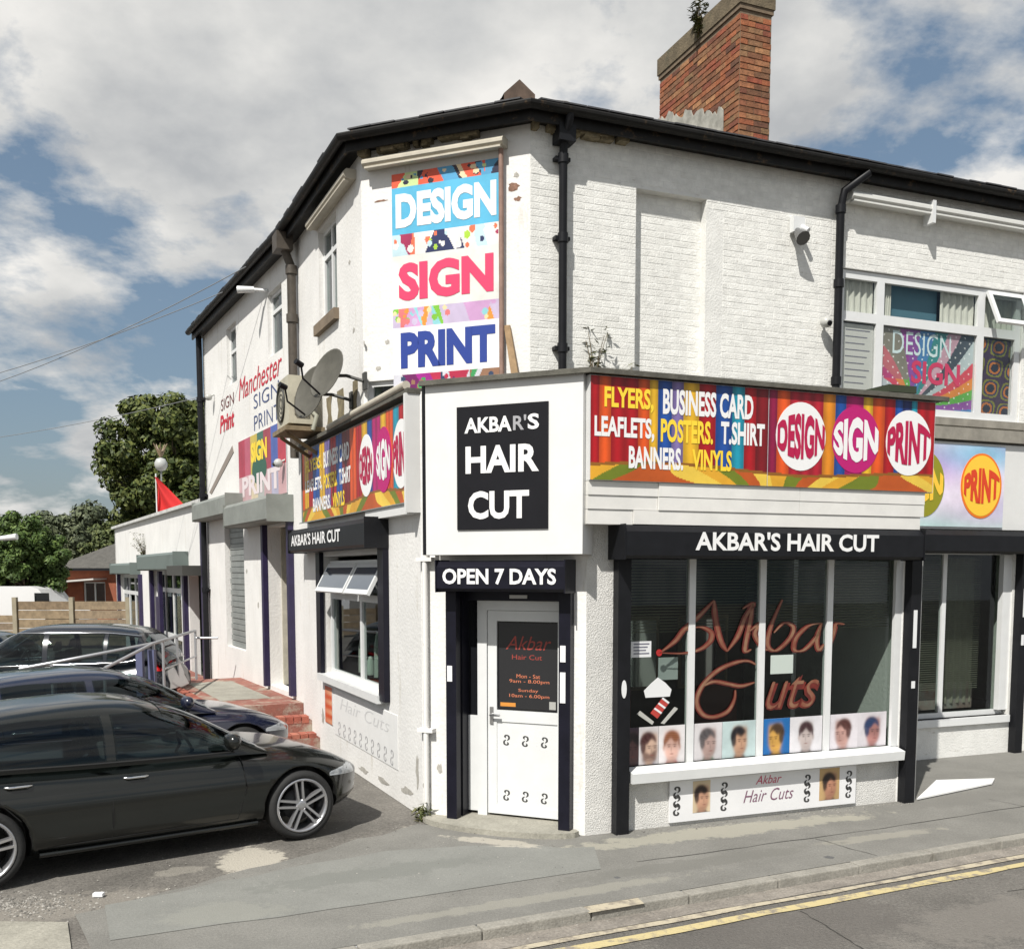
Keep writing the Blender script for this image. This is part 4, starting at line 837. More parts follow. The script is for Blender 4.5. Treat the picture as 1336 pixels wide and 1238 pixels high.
# sign over the neighbouring shop front
def blur(s, t):
    c = mixc(hx('c79ad2'), hx('8fc0dc'), .5+.5*math.sin(s*5+t*4)); c = mixc(c, hx('e9dff0'), .5+.5*math.sin(t*7-s*3+1)); return mixc(c, hx('bfe0d2'), max(0, 1-t*3.2)*.7)
SN = thing('shop_sign', tuple(FU.P(6.2,3.2,.12)), 'pale lilac and blue sign with a yellow circle reading print over the neighbouring shop', 'sign')
printed(SN, FU, 4.3, 7.08, 3.2, 4.30, .12, 160, 60, blur)
RT = mat('red_orange_lettering', hx('d2401c'), .5)
disc(SN, FU, 6.66, 3.76, .37, .44, .126, mat('orange_disc',hx('e5761c'),.5)); disc(SN, FU, 6.66, 3.76, .34, .41, .129, mat('yellow_disc',hx('f0c33c'),.5)); letters(SN, FU, "PRINT", 6.34, 6.98, 3.52, 4.0, .133, RT, .05, warp=bulge)
disc(SN, FU, 5.63, 3.76, .37, .44, .126, mat('olive_disc',hx('8c8a1c'),.5)); letters(SN, FU, "SIGN", 5.3, 5.97, 3.52, 4.0, .131, mat('yellow_disc'), .05, warp=bulge)
# far wall: painted script and curtain poster
FT = mat('red_script', hx('c02238'), .6); BT = mat('blue_outline_lettering', hx('43517c'), .6)
WS = thing('painted_wall_sign', tuple(FF.P(-2,5.2,.02)), 'red script and blue letters painted high on the far left wall', 'sign')
letters(WS, FF, "Manchester", -3.5, -.55, 5.72, 6.1, .006, FT, .0, .35, slope=.0)
letters(WS, FF, "SIGN", -2.4, -.75, 5.42, 5.66, .006, BT, -.01); letters(WS, FF, "PRINT", -2.4, -.75, 5.05, 5.30, .006, BT, -.01)
WS2 = thing('painted_wall_sign', tuple(FF.P(-4.2,5.6,.02)), 'small faded red lettering left of the red script on the far left wall', 'sign')
letters(WS2, FF, "SIGN", -5.0, -3.9, 5.74, 5.96, .006, mat('brown_lettering',hx('6e3a3a'),.6), .0); letters(WS2, FF, "Print", -5.15, -3.9, 5.32, 5.66, .006, FT, .03, .2)
def fposter(s, t):
    c = [hx('a83248'), hx('b5566a'), hx('c7b04a'), hx('3f6d5a'), hx('9c3a4a'), hx('4a5fa5'), hx('b8394a')][min(6, int(s*7))]
    return c if t > .42 else mixc(c, hx('d8cfd0'), .55)
WP2 = thing('wall_poster', tuple(FF.P(-2,3.9,.02)), 'faded curtain print poster with a green shield above the side doorway', 'poster')
printed(WP2, FF, -3.55, -.35, 3.84, 4.98, .02, 60, 24, fposter); letters(WP2, FF, "SIGN", -2.6, -1.5, 4.5, 4.85, .024, YT, .05); disc(WP2, FF, -2.05, 4.36, .5, .26, .022, mat('green_disc',hx('2f5a48'),.5)); letters(WP2, FF, "PRINT", -3.3, -.7, 3.95, 4.3, .024, mat('pale_pink_lettering',hx('dcd0d2'),.5), .04)
mb = MB(); mb.hexa([FF.P(-6.3,4.25,0),FF.P(-6.1,4.2,0),FF.P(-6.1,4.2,.01),FF.P(-6.3,4.25,.01),FF.P(-4.1,4.98,0),FF.P(-4.0,4.85,0),FF.P(-4.0,4.85,.01),FF.P(-4.1,4.98,.01)]); solo(mb, 'painted_wall_stripe', mat('grey_brown_stripe',hx('8a8078'),.7), 'grey slanting stripe painted on the far left wall above the closed roller shutter', 'painted mark')

# ------------------------------------------------------------------ prints in the shop window
def head(skin, hair, shirt, bg, face=0, beard=False, asp=.8):
    skin, hair, shirt, bg = map(hx, (skin, hair, shirt, bg)); sg = lambda d, k=38: 1/(1+math.exp(max(-30, min(30, k*d))))
    import random as _r
    q = _r.Random(hash((skin, hair)) % 999); ph = [q.uniform(0,6) for _ in range(6)]
    def f(s, t):
        x = (s-.5)*asp/1.42 - .015*face; y = .25 + t*.70
        c = mixc(bg, tuple(v*.78 for v in bg), .5+.5*math.sin(s*2.2+ph[0]) * (1-t))
        c = mixc(c, mixc(shirt, tuple(v*.5 for v in shirt), .5+.5*math.sin(x*26+y*9+ph[1])), sg(y-.30+1.5*max(0, abs(x)-.09)))
        lit = .62 + .55*(.5 - 1.9*x*(face or .6))*.8 + .10*math.sin(y*17+ph[2])
        sk = tuple(min(.9, v*max(.35, min(1.15, lit))) for v in skin)
        c = mixc(c, tuple(v*.66 for v in sk), sg(abs(x+.015*face)-.085-.06*max(0,.36-y)) * sg(y-.46))           # neck
        w_ = .158 if y > .52 else .158*(1-.9*((.52-y)/.30)**2) if y > .24 else .0
        c = mixc(c, sk, sg(abs(x-.012*face)-max(w_,.001), 60) * sg(.305-y, 60) * sg(y-.83))
        if not face: 
            for e in (-1, 1): c = mixc(c, tuple(v*.85 for v in sk), sg(math.hypot((x-e*.168)/.5, y-.54)-.05, 60))
        else: c = mixc(c, tuple(v*.75 for v in sk), sg(math.hypot((x+.085*face)/.55, y-.53)-.045, 60))
        hs = .5+.5*math.sin((x*math.cos(ph[3])+y)*95+4*math.sin(y*21+ph[4])); hc = mixc(hair, tuple(min(1, v*2.1+.02) for v in hair), hs*.45*max(0, lit-.3))
        top = sg(math.hypot((x+.03*face)/.86, (y-.66)/.98)-.205, 70)
        line = .675 + .03*math.sin(x*30+ph[5]) - (.25*abs(x) if not face else (.42*face*-x if face*x < 0 else -.05*abs(x)))
        c = mixc(c, hc, top*sg(line-y, 60)); 
        if face: c = mixc(c, hc, sg(math.hypot((x+.135*face)/.42, (y-.60)/1.1)-.13, 60)*.92)
        else:
            for e in (-1, 1): c = mixc(c, hc, sg(abs(x-e*.155)-.016, 120)*sg(abs(y-.625)-.055, 80))
        if beard: c = mixc(c, hc, .8*sg(y-.445+.5*abs(x)*-1, 60)*sg(abs(x)-.15, 60)*sg(.30-y, 60))
        fx = x - .055*face
        for e in (-.062, .062):
            c = mixc(c, tuple(v*.16 for v in skin), .85*sg((math.hypot((fx-e)/1.9, (y-.555))-.012), 300)); c = mixc(c, tuple(v*.55 for v in hair), .8*sg(math.hypot((fx-e)/4, y-.592)-.009, 350))
            c = mixc(c, tuple(v*.6 for v in sk), .35*sg(math.hypot((fx-e)/1.5, y-.565)-.03, 90))
        c = mixc(c, tuple(v*.55 for v in sk), .55*sg(math.hypot((fx+.012)/.5, (y-.50)/1.8)-.024, 120)); c = mixc(c, (.20,.06,.05), .75*sg(math.hypot(fx/3.2, y-.415)-.010, 300)); c = mixc(c, tuple(v*.6 for v in sk), .4*sg(abs(y-.345)-.012, 150)*sg(abs(x)-.06, 80))
        return c
    return f
def head_poster(F, u0, u1, z0, z1, o, fn, label, group=None, n=1):
    mb = printed(None, F, u0, u1, z0, z1, o, max(24, int((u1-u0)/.0062)), int((z1-z0)/.0062), fn, .004)
    return solo(mb, 'hairstyle_poster', PRINT, label, 'poster', group)
G = 'hairstyle posters along the foot of the shop window'
tiles = [(.50,.63,('6a4a4a','1c1418','6a6670','4a3a48'),0,'narrow dark hairstyle poster leftmost in the shop window'),
 (.635,.86,('d9b7a2','3a1c1c','8f93a8','d8d4d6'),1,'hairstyle poster of a bearded man in a pale jacket, second from the left'),
 (.865,1.17,('dcb2a4','7a4a30','a8303a','e9e5e6'),0,'hairstyle poster of a ginger haired man in a red top beside the first window bar'),
 (1.275,1.62,('b89c94','4a4648','1f6a45','dcd8da'),1,'hairstyle poster of a grey cropped head above a green collar'),
 (1.625,2.04,('c79c80','15131a','1b1a22','bfd2d2'),1,'hairstyle poster of slicked back black hair on pale teal'),
 (2.135,2.48,('d6a452','3c2a1c','1a2430','1f6fb5'),-1,'hairstyle poster of a bowed head on bright blue'),
 (2.485,2.91,('cfc0bc','3a2226','1a1a1e','e4e2e6'),0,'hairstyle poster of a dark haired man facing front on white')]
for u0, u1, c, fc, lb in tiles:
    head_poster(FRs, u0, u1, .645, 1.03, -.070, head(*c, face=fc, beard='bearded' in lb, asp=(u1-u0)/.385), lb, G)
_ha = head('cfa49a','4a2a26','e0dce2','e2dde2',-1,asp=.95); _hb = head('b5807a','22365a','d8d6dc','e2dde2',1,asp=.95)
def twoheads(s, t):
    return _ha(s*2, t) if s < .5 else _hb(s*2-1, t)
head_poster(FRs, 3.0, 3.80, .645, 1.03, -.070, twoheads, 'wide pale poster with a brown and a blue haired head in the rightmost window pane', G)
GOLD = mat('gold_red_script', (.27,.15,.09), .45, col2=(.20,.06,.035), vscale=6)
REDS = mat('red_script_edge', (.17,.022,.016), .45, col2=(.09,.014,.012), vscale=9)
SC = thing('window_lettering', tuple(FRs.P(1.9,1.1,-.05)), 'large gold and red script reading akbar cuts across the shop window panes', 'window sign')
lm = MB()
for p in ([(.86,1.78),(1.03,1.89),(1.14,2.01),(1.30,2.13),(1.49,2.30)],[(1.49,2.30),(1.51,2.11),(1.58,1.88),(1.66,1.77)],[(.84,1.78),(1.13,1.765),(1.33,1.80),(1.45,1.88),(1.46,1.97),(1.33,2.03),(1.16,2.0)],
          [(1.66,1.77),(1.79,1.93),(1.87,2.11),(1.97,2.26),(1.84,2.21)],[(1.97,2.26),(1.93,2.05),(1.88,1.78),(1.96,1.78)],[(1.91,1.96),(2.06,2.05),(2.0,1.94),(2.11,1.79),(2.22,1.77)],
          [(2.34,2.30),(2.21,2.04),(2.16,1.83),(2.27,1.76),(2.44,1.88),(2.49,2.0),(2.37,2.05),(2.24,1.95)],[(2.85,2.04),(2.68,2.01),(2.53,1.89),(2.51,1.76),(2.64,1.76),(2.80,1.90),(2.86,2.04)],[(2.86,2.04),(2.80,1.87),(2.83,1.75),(2.90,1.81)],[(2.98,1.78),(3.03,1.95),(3.06,2.03),(3.17,2.02)]):
    lm = MB(); ribbon(lm, FRs, p, -.064, .026, .078); lm.build('script_stroke', REDS, SC); lm = MB(); ribbon(lm, FRs, p, -.061, .010, .042); lm.build('script_stroke', GOLD, SC)
for p in ([(2.02,1.62),(1.92,1.66),(1.77,1.65),(1.56,1.58),(1.38,1.44),(1.30,1.27),(1.37,1.13),(1.51,1.09),(1.68,1.14),(1.76,1.26),(1.77,1.36)],[(1.38,1.42),(1.50,1.46),(1.67,1.43),(1.84,1.40),(2.01,1.43)]): lm = MB(); ribbon(lm, FRs, p, -.064, .045, .068); lm.build('script_stroke', REDS, SC); lm = MB(); ribbon(lm, FRs, p, -.061, .022, .038); lm.build('script_stroke', GOLD, SC)
letters(SC, FRs, "uts", 2.15, 2.86, 1.12, 1.49, -.064, REDS, .03, .4); letters(SC, FRs, "uts", 2.165, 2.845, 1.135, 1.475, -.061, GOLD, -.012, .4)
disc(SC, FRs, .85, 1.78, .035, .035, -.061, mat('red_dot',(.4,.02,.02),.4), th=.003)
def notice(F, u0, u1, z0, z1, o, m, name, label, lines=0):
    t = thing(name, tuple(F.P((u0+u1)/2, z0, o)), label, 'notice'); mb = MB(); mb.fb(F, u0, u1, z0, z1, o-.003, o); mb.build('sheet', m, t)
    if lines:
        mb = MB()
        for i in range(lines):
            z = z1-(i+1)*(z1-z0)/(lines+1); a = u0+(u1-u0)*.12; b2 = u1-(u1-u0)*(.1+.25*((i*7)%3)/3); mb.add([F.P(a,z,o+.002),F.P(b2,z,o+.002),F.P(b2,z+.012,o+.002),F.P(a,z+.012,o+.002)], [(0,1,2,3)])
        mb.build('printed_lines', plain('grey_ink',(.15,.15,.2)), t)
    return t
PAP = mat('white_paper', (.72,.73,.74), .8); PAPG = mat('grey_green_paper', (.50,.56,.52), .8)
notice(FRs, .53, .76, 1.74, 1.90, -.066, PAP, 'window_notice', 'small white printed notice high in the left shop window pane', 4)
notice(FRs, .90, 1.13, 1.49, 1.72, -.16, PAP, 'window_notice', 'white sheet behind the glass next to the first window bar')
notice(FRs, 2.21, 2.50, 1.51, 1.71, -.066, PAPG, 'window_notice', 'plain grey green sheet between the two script words')
# barber emblem: cap, striped pole, scissors and razor
EM = thing('barber_emblem', tuple(FRs.P(.8,1.06,-.06)), 'white barber emblem with red striped pole over crossed blades in the left window pane', 'window sign')
mb = MB(); mb.fpoly(FRs, [(.70,1.33),(.98,1.33),(1.0,1.40),(.93,1.47),(.84,1.53),(.76,1.47),(.68,1.40)], -.066, -.062); mb.build('cap', mat('white_paper'), EM)
mb = MB(); mb.fpoly(FRs, [(.60,1.17),(.64,1.20),(.80,1.08),(.78,1.05)], -.066, -.062); mb.fpoly(FRs, [(1.08,1.20),(1.04,1.22),(.88,1.06),(.92,1.05)], -.066, -.062); mb.build('blade', plain('pale_grey_vinyl',(.45,.45,.42)), EM)
mb = MB(); mb.fpoly(FRs, [(.76,1.17),(.90,1.32),(.98,1.27),(.84,1.11)], -.068, -.064); pl = mb.build('pole', plain('barber_red',(.45,.05,.04)), EM)
mb = MB()
for k in range(3): a = .04+k*.05; mb.fpoly(FRs, [(.76+a*.9,1.17+a),(.775+a*.9,1.185+a),(.86+a*.85,1.13+a),(.845+a*.85,1.115+a)], -.063, -.0615)
mb.build('stripe', mat('white_paper'), pl)
# low panel under the window
LP = thing('low_sign_panel', tuple(FRs.P(2.1,.03,.02)), 'long white panel under the shop window with two portraits and thin hair cuts script', 'sign')
mb = MB(); mb.fb(FRs, .95, 3.32, .04, .47, -.006, .018); mb.build('panel', plain('white_sign_sheet',(.78,.78,.79),.4,var=.05,vscale=4), LP)
o = printed(LP, FRs, 1.22, 1.43, .12, .45, .021, 34, 54, head('c99a80','2a1c1a','1e1c22','dcc8a8',1,asp=.62), .002); o.name = 'portrait'
o = printed(LP, FRs, 2.82, 3.09, .11, .46, .021, 44, 56, head('c08a70','241a18','18181c','c9a877',1,asp=.75), .002); o.name = 'portrait'
mb = MB()
for u in (1.03,1.60,2.66,3.22):
    mb = MB()
    for k in range(3): scroll(mb, FRs, u, .17+k*.09, .13, .0205, .026)
    mb.build('scroll_ornament', plain('dark_vinyl'), LP)
letters(LP, FRs, "Akbar", 1.99, 2.32, .355, .445, .021, mat('pink_red_script',hx('c0506a'),.5), .0, .35); letters(LP, FRs, "Hair Cuts", 1.84, 2.48, .17, .30, .021, mat('mauve_script',hx('7a5068'),.5), -.005, .35)
# faded panel on the left wall
LL = thing('low_sign_panel', tuple(FLw.P(0,.3,.01)), 'faded white panel low on the left wall with a row of small dark scroll ornaments', 'sign')
mb = MB(); mb.fb(FLw, -1.6, 1.2, .36, .98, .001, .008); mb.build('panel', mat('faded_white_sheet',(.77,.77,.76),.5,var=.06,vscale=5), LL)
mb = MB()
for i in range(10): mb = MB(); scroll(mb, FLw, -1.35+i*.26, .47, .20, .0105, .024); mb.build('scroll_ornament', plain('faded_ink',(.36,.36,.37)), LL)
letters(LL, FLw, "Hair Cuts", -1.3, .9, .74, .9, .0105, mat('faded_grey_script',(.62,.62,.62),.6), -.01, .3)
mb = printed(None, FLw, -2.12, -1.72, .46, .98, .012, 30, 40, lambda s, t: mixc(hx('c8502c'), hx('e0b08a'), (math.sin(t*24)*.5+.5)*(.3+.5*s)), .01); solo(mb, 'small_wall_poster', PRINT, 'small faded orange poster low on the left wall beside the brick steps', 'poster')
# door poster
DP = thing('door_poster', tuple(FDD.P(1.1,1.2,-.21)), 'black opening hours poster with red script in the glass of the barber door', 'poster')
mb = MB(); mb.fb(FDD, .785, 1.43, 1.19, 2.07, do-.021, do-.016); mb.build('sheet', plain('black_sheet',(.02,.02,.022),.35), DP)
PK = mat('red_poster_script', hx('9a4038'), .5); OT = mat('orange_small_lettering', hx('cf7a5a'), .5); oo = do-.014
letters(DP, FDD, "Akbar", .86, 1.36, 1.80, 1.94, oo, PK, .0, .35)
for s, a, b_, z, h, m in (("Hair Cut",.93,1.26,1.70,.05,PK),("Mon - Sat",.98,1.24,1.51,.04,OT),("9am - 8.00pm",.90,1.34,1.45,.045,OT),("Sunday",1.0,1.22,1.36,.04,OT),("10am - 6.00pm",.90,1.34,1.30,.045,OT)): letters(DP, FDD, s, a, b_, z, z+h, oo, m, .0)
mb = MB(); mb.fb(FDD, .80,.97,1.21,1.25,oo-.001,oo); mb.build('orange_strip', plain('orange_print',hx('d08a3a')), DP); mb = MB(); mb.fb(FDD, 1.34,1.41,1.20,1.28,oo-.001,oo); mb.build('pale_square', plain('pale_print',(.4,.4,.38)), DP)
# stickers on the post of the shutter
for u, z, h, lb in ((4.0,1.75,.42,'tall white sticker on the black post right of the shop window'),(4.0,1.3,.08,'small white sticker below the tall one on the right black post')):
    mb = MB(); mb.fb(FRs, u-.03, u+.02, z, z+h, .111, .115); solo(mb, 'post_sticker', PAP, lb, 'sticker')
mb = MB(); mb.fpoly(FRs, [(.36+.028*math.cos(k*math.pi/8), 1.45+.09*math.sin(k*math.pi/8)) for k in range(16)], .111, .115); solo(mb, 'post_sticker', PAP, 'oval white sticker on the black post left of the shop window', 'sticker')
mb = MB(); mb.fb(FU, 7.54, 7.60, 1.95, 2.35, .121, .125); mb.fb(FU, 7.53, 7.58, 1.55, 1.7, .121, .125); solo(mb, 'post_sticker', PAP, 'white stickers on the black post at the far right', 'sticker')
# upstairs window posters
def rays(s, t):
    a = math.atan2(t-.05, s-.35); k = int((a+.3)*5.2 + .6*math.sin(s*4)) % 9
    c = [hx('4a7fb5'), hx('8c4fa0'), hx('5fae4a'), hx('e08a3a'), hx('d24a5a'), hx('b8c4c8'), hx('47505a'), hx('c9a0b0'), hx('3c8a8a')][k]
    if s < .3: c = mixc(c, hx('9a3a8c'), .55 if t > .35 else .1)
    if math.sin(s*61+3)*math.sin(t*47) > .88: c = mixc(c, (1,1,1), .6)
    return c
UP = thing('window_poster', tuple(FU.P(5.8,4.7,-.06)), 'colourful design sign poster filling the middle pane of the upstairs right window', 'poster')
printed(UP, FU, 5.03, 6.63, 4.78, 5.79, -.075, 130, 90, rays, .003)
cs = [hx('dfe6e8'), hx('9fd0e8'), hx('c9d8e8'), hx('dfe9a0'), hx('b8e0c0'), hx('e8d8c8')]
letters(UP, FU, "DESIGN", 5.22, 6.22, 5.46, 5.76, -.072, mat('pale_blue_lettering',hx('d5e6ea'),.5), .0); letters(UP, FU, "SIGN", 5.55, 6.40, 5.10, 5.40, -.072, mat('pink_lettering'), .03)
notice(FU, 4.38, 4.89, 4.78, 5.78, -.072, mat('grey_poster_paper',(.55,.55,.53),.8), 'window_poster', 'grey text poster in the lower left pane of the upstairs right window', 11)
mb = printed(None, FU, 6.80, 7.30, 4.78, 5.78, -.072, 40, 80, lambda s, t: [hx('3a2a44'), hx('7a7a2a'), hx('2a3050'), hx('b56a2a'), hx('202838')][int(abs(math.sin(s*5+t*9)+math.cos(t*13-s*4))*2.49) % 5], .003); solo(mb, 'window_poster', PRINT, 'dark mottled poster in the lower right pane of the upstairs right window', 'poster')

# ------------------------------------------------------------------ equipment on the walls
AC = thing('air_conditioner', tuple(FLw.P(-2.6,4.5,.1)), 'weathered beige air conditioning unit on a shelf beside the satellite dishes', 'air conditioner')
ACM = mat('weathered_cream_enamel', (.50,.47,.37), .6, var=.2, vscale=5, dirt=((.18,.11,.06), .60, 9, (1,1,.6)))
mb = MB(); mb.fb(FLw, -2.65, -1.9, 4.60, 5.24, .16, .50); mb.build('housing', ACM, AC)
mb = MB(); M = Matrix.Translation(FLw.P(-2.36,4.92,.502)) @ Matrix(((FLw.d.x,0,FLw.n.x),(FLw.d.y,0,FLw.n.y),(0,1,0))).to_4x4(); mb.lathe([(.25,0),(.26,.02),(.24,.025),(.235,.0)], M, 24)
for r in (.06,.12,.18,.23): mb.lathe([(r,.005),(r+.008,.012),(r+.016,.005)], M, 24)
mb.build('fan_grille', mat('dark_grille',(.05,.05,.045),.6), AC)
mb = MB(); mb.fb(FLw, -1.93, -1.87, 4.72, 4.95, .24, .42); mb.build('valve_cover', mat('grey_brown_cover',(.2,.18,.14),.7), AC)
mb = MB(); mb.fb(FLw, -2.72, -1.83, 4.50, 4.56, .02, .56); mb.build('shelf', mat('rusty_shelf',(.26,.20,.12),.8,var=.4,vscale=7), AC)
mb = MB()
for u in (-2.5,-2.05): mb.hexa([FLw.P(u,4.15,.01),FLw.P(u+.04,4.15,.01),FLw.P(u+.04,4.2,.01),FLw.P(u,4.2,.01),FLw.P(u,4.45,.5),FLw.P(u+.04,4.45,.5),FLw.P(u+.04,4.5,.5),FLw.P(u,4.5,.5)])
mb.build('bracket', mat('rusty_shelf'), AC)
mb = MB(); mb.tube([FLw.P(-1.95,4.8,.2), FLw.P(-1.8,4.7,.14), FLw.P(-1.78,4.5,.2)], .03, 8); mb.build('hose', mat('old_grey_hose',(.25,.25,.2),.7), AC)
def dish(F, u, z, o, aim, r, label):
    t = thing('satellite_dish', tuple(F.P(u,z-.3,.02)), label, 'satellite dish', 'grey satellite dishes on the left wall')
    c = F.P(u,z,o); a = Vector(aim).normalized(); x = a.cross(Vector((0,0,1))).normalized(); y = x.cross(a)
    M = Matrix.Translation(c) @ Matrix(((x.x,y.x,a.x),(x.y,y.y,a.y),(x.z,y.z,a.z))).to_4x4() @ Matrix.Diagonal((.9,1.05,1,1))
    dm = mat('grey_brown_dish', (.105,.10,.082), .6, metal=.2, var=.3, vscale=5)
    mb = MB(); pf = [(.001,-.05),(r*.35,-.044),(r*.7,-.022),(r*.95,0),(r,.008),(r,.0),(r*.7,-.034),(r*.35,-.056),(.001,-.062)]; mb.lathe(pf, M, 28); mb.build('reflector', dm, t)
    mb = MB(); mb.tube([c - y*r*.9, c - y*r*.75 + a*.28, c + a*.36 - y*.1], .012, 6); mb.build('feed_arm', BLACK, t)
    mb = MB(); q0 = c + a*.34 - y*.1; mb.tube([q0, q0 + a*.1], .035, 10); mb.build('receiver', BLACK, t)
    mb = MB(); mb.tube([c - a*.06, F.P(u+.05,z-.02,o*.45), F.P(u+.22,z-.1,.03)], .02, 8); mb.fb(F, u+.16, u+.28, z-.2, z, .002, .03); mb.build('wall_arm', mat('dark_steel',(.06,.06,.055),.6), t)
dish(FLw, -.12, 4.95, .42, (-.62,-.70,.38), .31, 'right hand grey satellite dish nearest the upstairs corner')
dish(FLw, -.72, 4.82, .48, (-.66,-.72,.30), .33, 'left hand grey satellite dish overlapping the air conditioner')
# brown stained render strips below the dishes
mb = MB()
for u, w2 in ((-1.75,.22),(-1.2,.3),(-.5,.22)):
    mb = MB()
    pts = [(u,4.46)] + [(u+rr.uniform(-.05,.05),4.46+.12*i) for i in range(1,5)] + [(u+w2+rr.uniform(-.05,.05),4.94-.12*i) for i in range(4)] + [(u+w2,4.46)]; mb.fpoly(FLw, pts, .001, .008); mb.build('bare_render_patch', mat('brown_bare_render',(.24,.20,.12),.95,var=.4,vscale=10), B)
def alarm(F, u, z, label, big=1.0):
    t = thing('security_light', tuple(F.P(u,z-.1,.05)), label, 'security light')
    mb = MB(); mb.fb(F, u-.07*big, u+.07*big, z-.03, z+.13*big, .02, .10); mb.build('housing', UPVC, t)
    mb = MB(); mb.tube([F.P(u-.02,z-.02,.08), F.P(u-.03,z-.12*big,.22)], [.04*big,.075*big], 12); mb.build('lamp', mat('smoked_lamp',(.10,.10,.10),.2), t)
    mb = MB(); mb.tube([F.P(u+.05,z+.04,.08), F.P(u+.09,z-.02,.16)], .03*big, 8); mb.build('sensor', UPVC, t); return t
alarm(FU, 3.55, 6.78, 'white security light high on the painted brick wall left of the drainpipe', 1.2)
CAMM = mat('grey_camera_shell', (.42,.42,.40), .4)
def camera_ball(F, u, z, o, label):
    t = thing('security_camera', tuple(F.P(u,z,o)), label, 'security camera', 'small security cameras')
    mb = MB(); mb.lathe([(.001,.075),(.04,.065),(.07,.03),(.075,-.01),(.055,-.05),(.001,-.065)], Matrix.Translation(F.P(u,z,o)), 16); mb.build('dome', CAMM, t)
    mb = MB(); mb.tube([F.P(u,z+.0,o+.04), F.P(u-.01,z-.03,o+.085)], .03, 10); mb.build('lens', BLACK, t)
    mb = MB(); mb.tube([F.P(u,z+.02,o-.03), F.P(u+.02,z+.06,.01 if o < .5 else o-.1)], .018, 8); mb.build('bracket', CAMM, t)
camera_ball(FU, 3.0, 4.66, .1, 'round grey security camera on the wall just above the long curtain sign')
camera_ball(FU, 3.98, 5.70, .12, 'dark security camera on the left side of the right drainpipe')
camera_ball(FF, -.45, 4.3, .12, 'black security camera beside the faded poster on the far left wall')
camera_ball(FF, -5.6, 6.1, .12, 'small security camera high near the far left edge of the wing')
mb = MB(); mb.tube([FF.P(-1.3,7.18,.0), FF.P(-1.5,7.22,.22)], .028, 8); mb.tube([FF.P(-1.48,7.22,.18), FF.P(-1.62,7.22,.42)], [.045,.06], 10); solo(mb, 'wall_lamp', UPVC, 'white arm lamp above the second window of the far left wall', 'lamp')
# board lying on the pavement
mb = MB(); pts = [(4.60,11.14),(5.25,12.15),(6.02,12.25),(5.86,11.98)]; mb.prism(pts, .012, .03); solo(mb, 'flat_board', mat('white_laminate',(.85,.85,.84),.4), 'flat white board lying on the pavement right of the black post', 'board')

# flag and globe lamp on the annex roof
FLG = thing('flag', tuple(FF.P(-15.2,4.16,-.3)), 'drooping red flag on a thin pole above the annex roof', 'flag')
q = FF.P(-15.2,4.16,-.3); mb = MB(); mb.tube([q, q+Vector((0,0,1.25))], .02, 8); mb.build('pole', UPVC, FLG)
mb = MB(); mb.grid(lambda s, t: q + Vector((.0,0,.05)) + Vector((1.05*s*(1-t*.98), .12*math.sin(s*7+t*2), (1.1)*t + 0*s)), 14, 12); mb.build('cloth', mat('red_flag_cloth',(.55,.02,.02),.8), FLG)
q2 = FF.P(-15.5,4.16,-.5); GLb = thing('globe_lamp', tuple(q2), 'white globe lamp with a spiky finial on a thin post above the annex roof', 'lamp')
mb = MB(); mb.tube([q2, q2+Vector((0,0,1.35))], .025, 8); mb.build('post', GREYBOX, GLb)
mb = MB(); mb.lathe([(.001,-.2),(.12,-.16),(.18,-.05),(.18,.05),(.12,.16),(.001,.2)], Matrix.Translation(q2+Vector((0,0,1.55))), 18); mb.build('globe', mat('milky_globe',(.42,.43,.42),.4), GLb)
mb = MB()
for k in range(5):
    a = k*1.257; mb.tube([q2+Vector((0,0,1.78)), q2+Vector((.2*math.cos(a),.2*math.sin(a),2.15))], [.05,.012], 6)
mb.build('finial', mat('bronze_finial',(.22,.16,.10),.5), GLb)
# overhead cables
def cable(a, b, sag, r, label):
    a, b = Vector(a), Vector(b); mb = MB(); mb.tube([a.lerp(b,i/24)+Vector((0,0,-sag*4*(i/24)*(1-i/24))) for i in range(25)], r, 5); return solo(mb, 'overhead_cable', mat('cable_black',(.22,.23,.24),.8), label, 'cable', 'overhead telephone cables')
e1 = FF.P(-1.2,7.6,.2)
cable(e1, (-26,34,7.9), 1.1, .008, 'upper overhead cable rising from the left sky to the wing gutter')
cable(FF.P(-3.0,7.6,.2), (-26,30,7.2), .9, .008, 'middle overhead cable crossing the clouds towards the wing')
cable(FF.P(-6.4,6.2,.2), (-30,34,7.0), .8, .007, 'lower overhead cable meeting the far end of the wing')

# ------------------------------------------------------------------ brick steps and ramp
REDB = mat('red_step_brick', (.33,.12,.09), .85, rnd=[hx('9c5546'), hx('a8624f'), hx('8f4c40'), hx('b0705c')], var=.3, vscale=7, bump=.6, bscale=50, dirt=((.36,.29,.24), .60, 5, (1,1,1)))
REDT = mat('painted_red_step', (.30,.12,.09), .85, var=.3, vscale=4, bump=.5, bscale=40, dirt=((.36,.31,.25), .50, 2.6, (1,1,1)))
ST = thing('brick_steps', tuple(FF.P(-1.5,0,.8)), 'red brick steps and landing with worn edges in front of the side doorway', 'steps')
lv = [(FF,-3.9,-.02,.62,1.55),(FLw,-3.40,-2.95,.42,1.5),(FLw,-2.94,-2.5,.22,1.45)]
mb = MB(); mb.fb(FF, -3.9, .3, -.2, .56, .003, 1.5); mb.build('landing', REDT, ST)
mb = MB(); mb.fb(FLw, -3.42, -2.99, -.2, .36, .003, 1.45); mb.build('step', REDT, ST); mb = MB(); mb.fb(FLw, -2.985, -2.5, -.2, .17, .003, 1.40); mb.build('step', REDT, ST)
mb = MB(); mb.fb(FF, -3.3, -.5, .562, .566, .3, 1.1); mb.build('concrete_inset', CONC, ST)
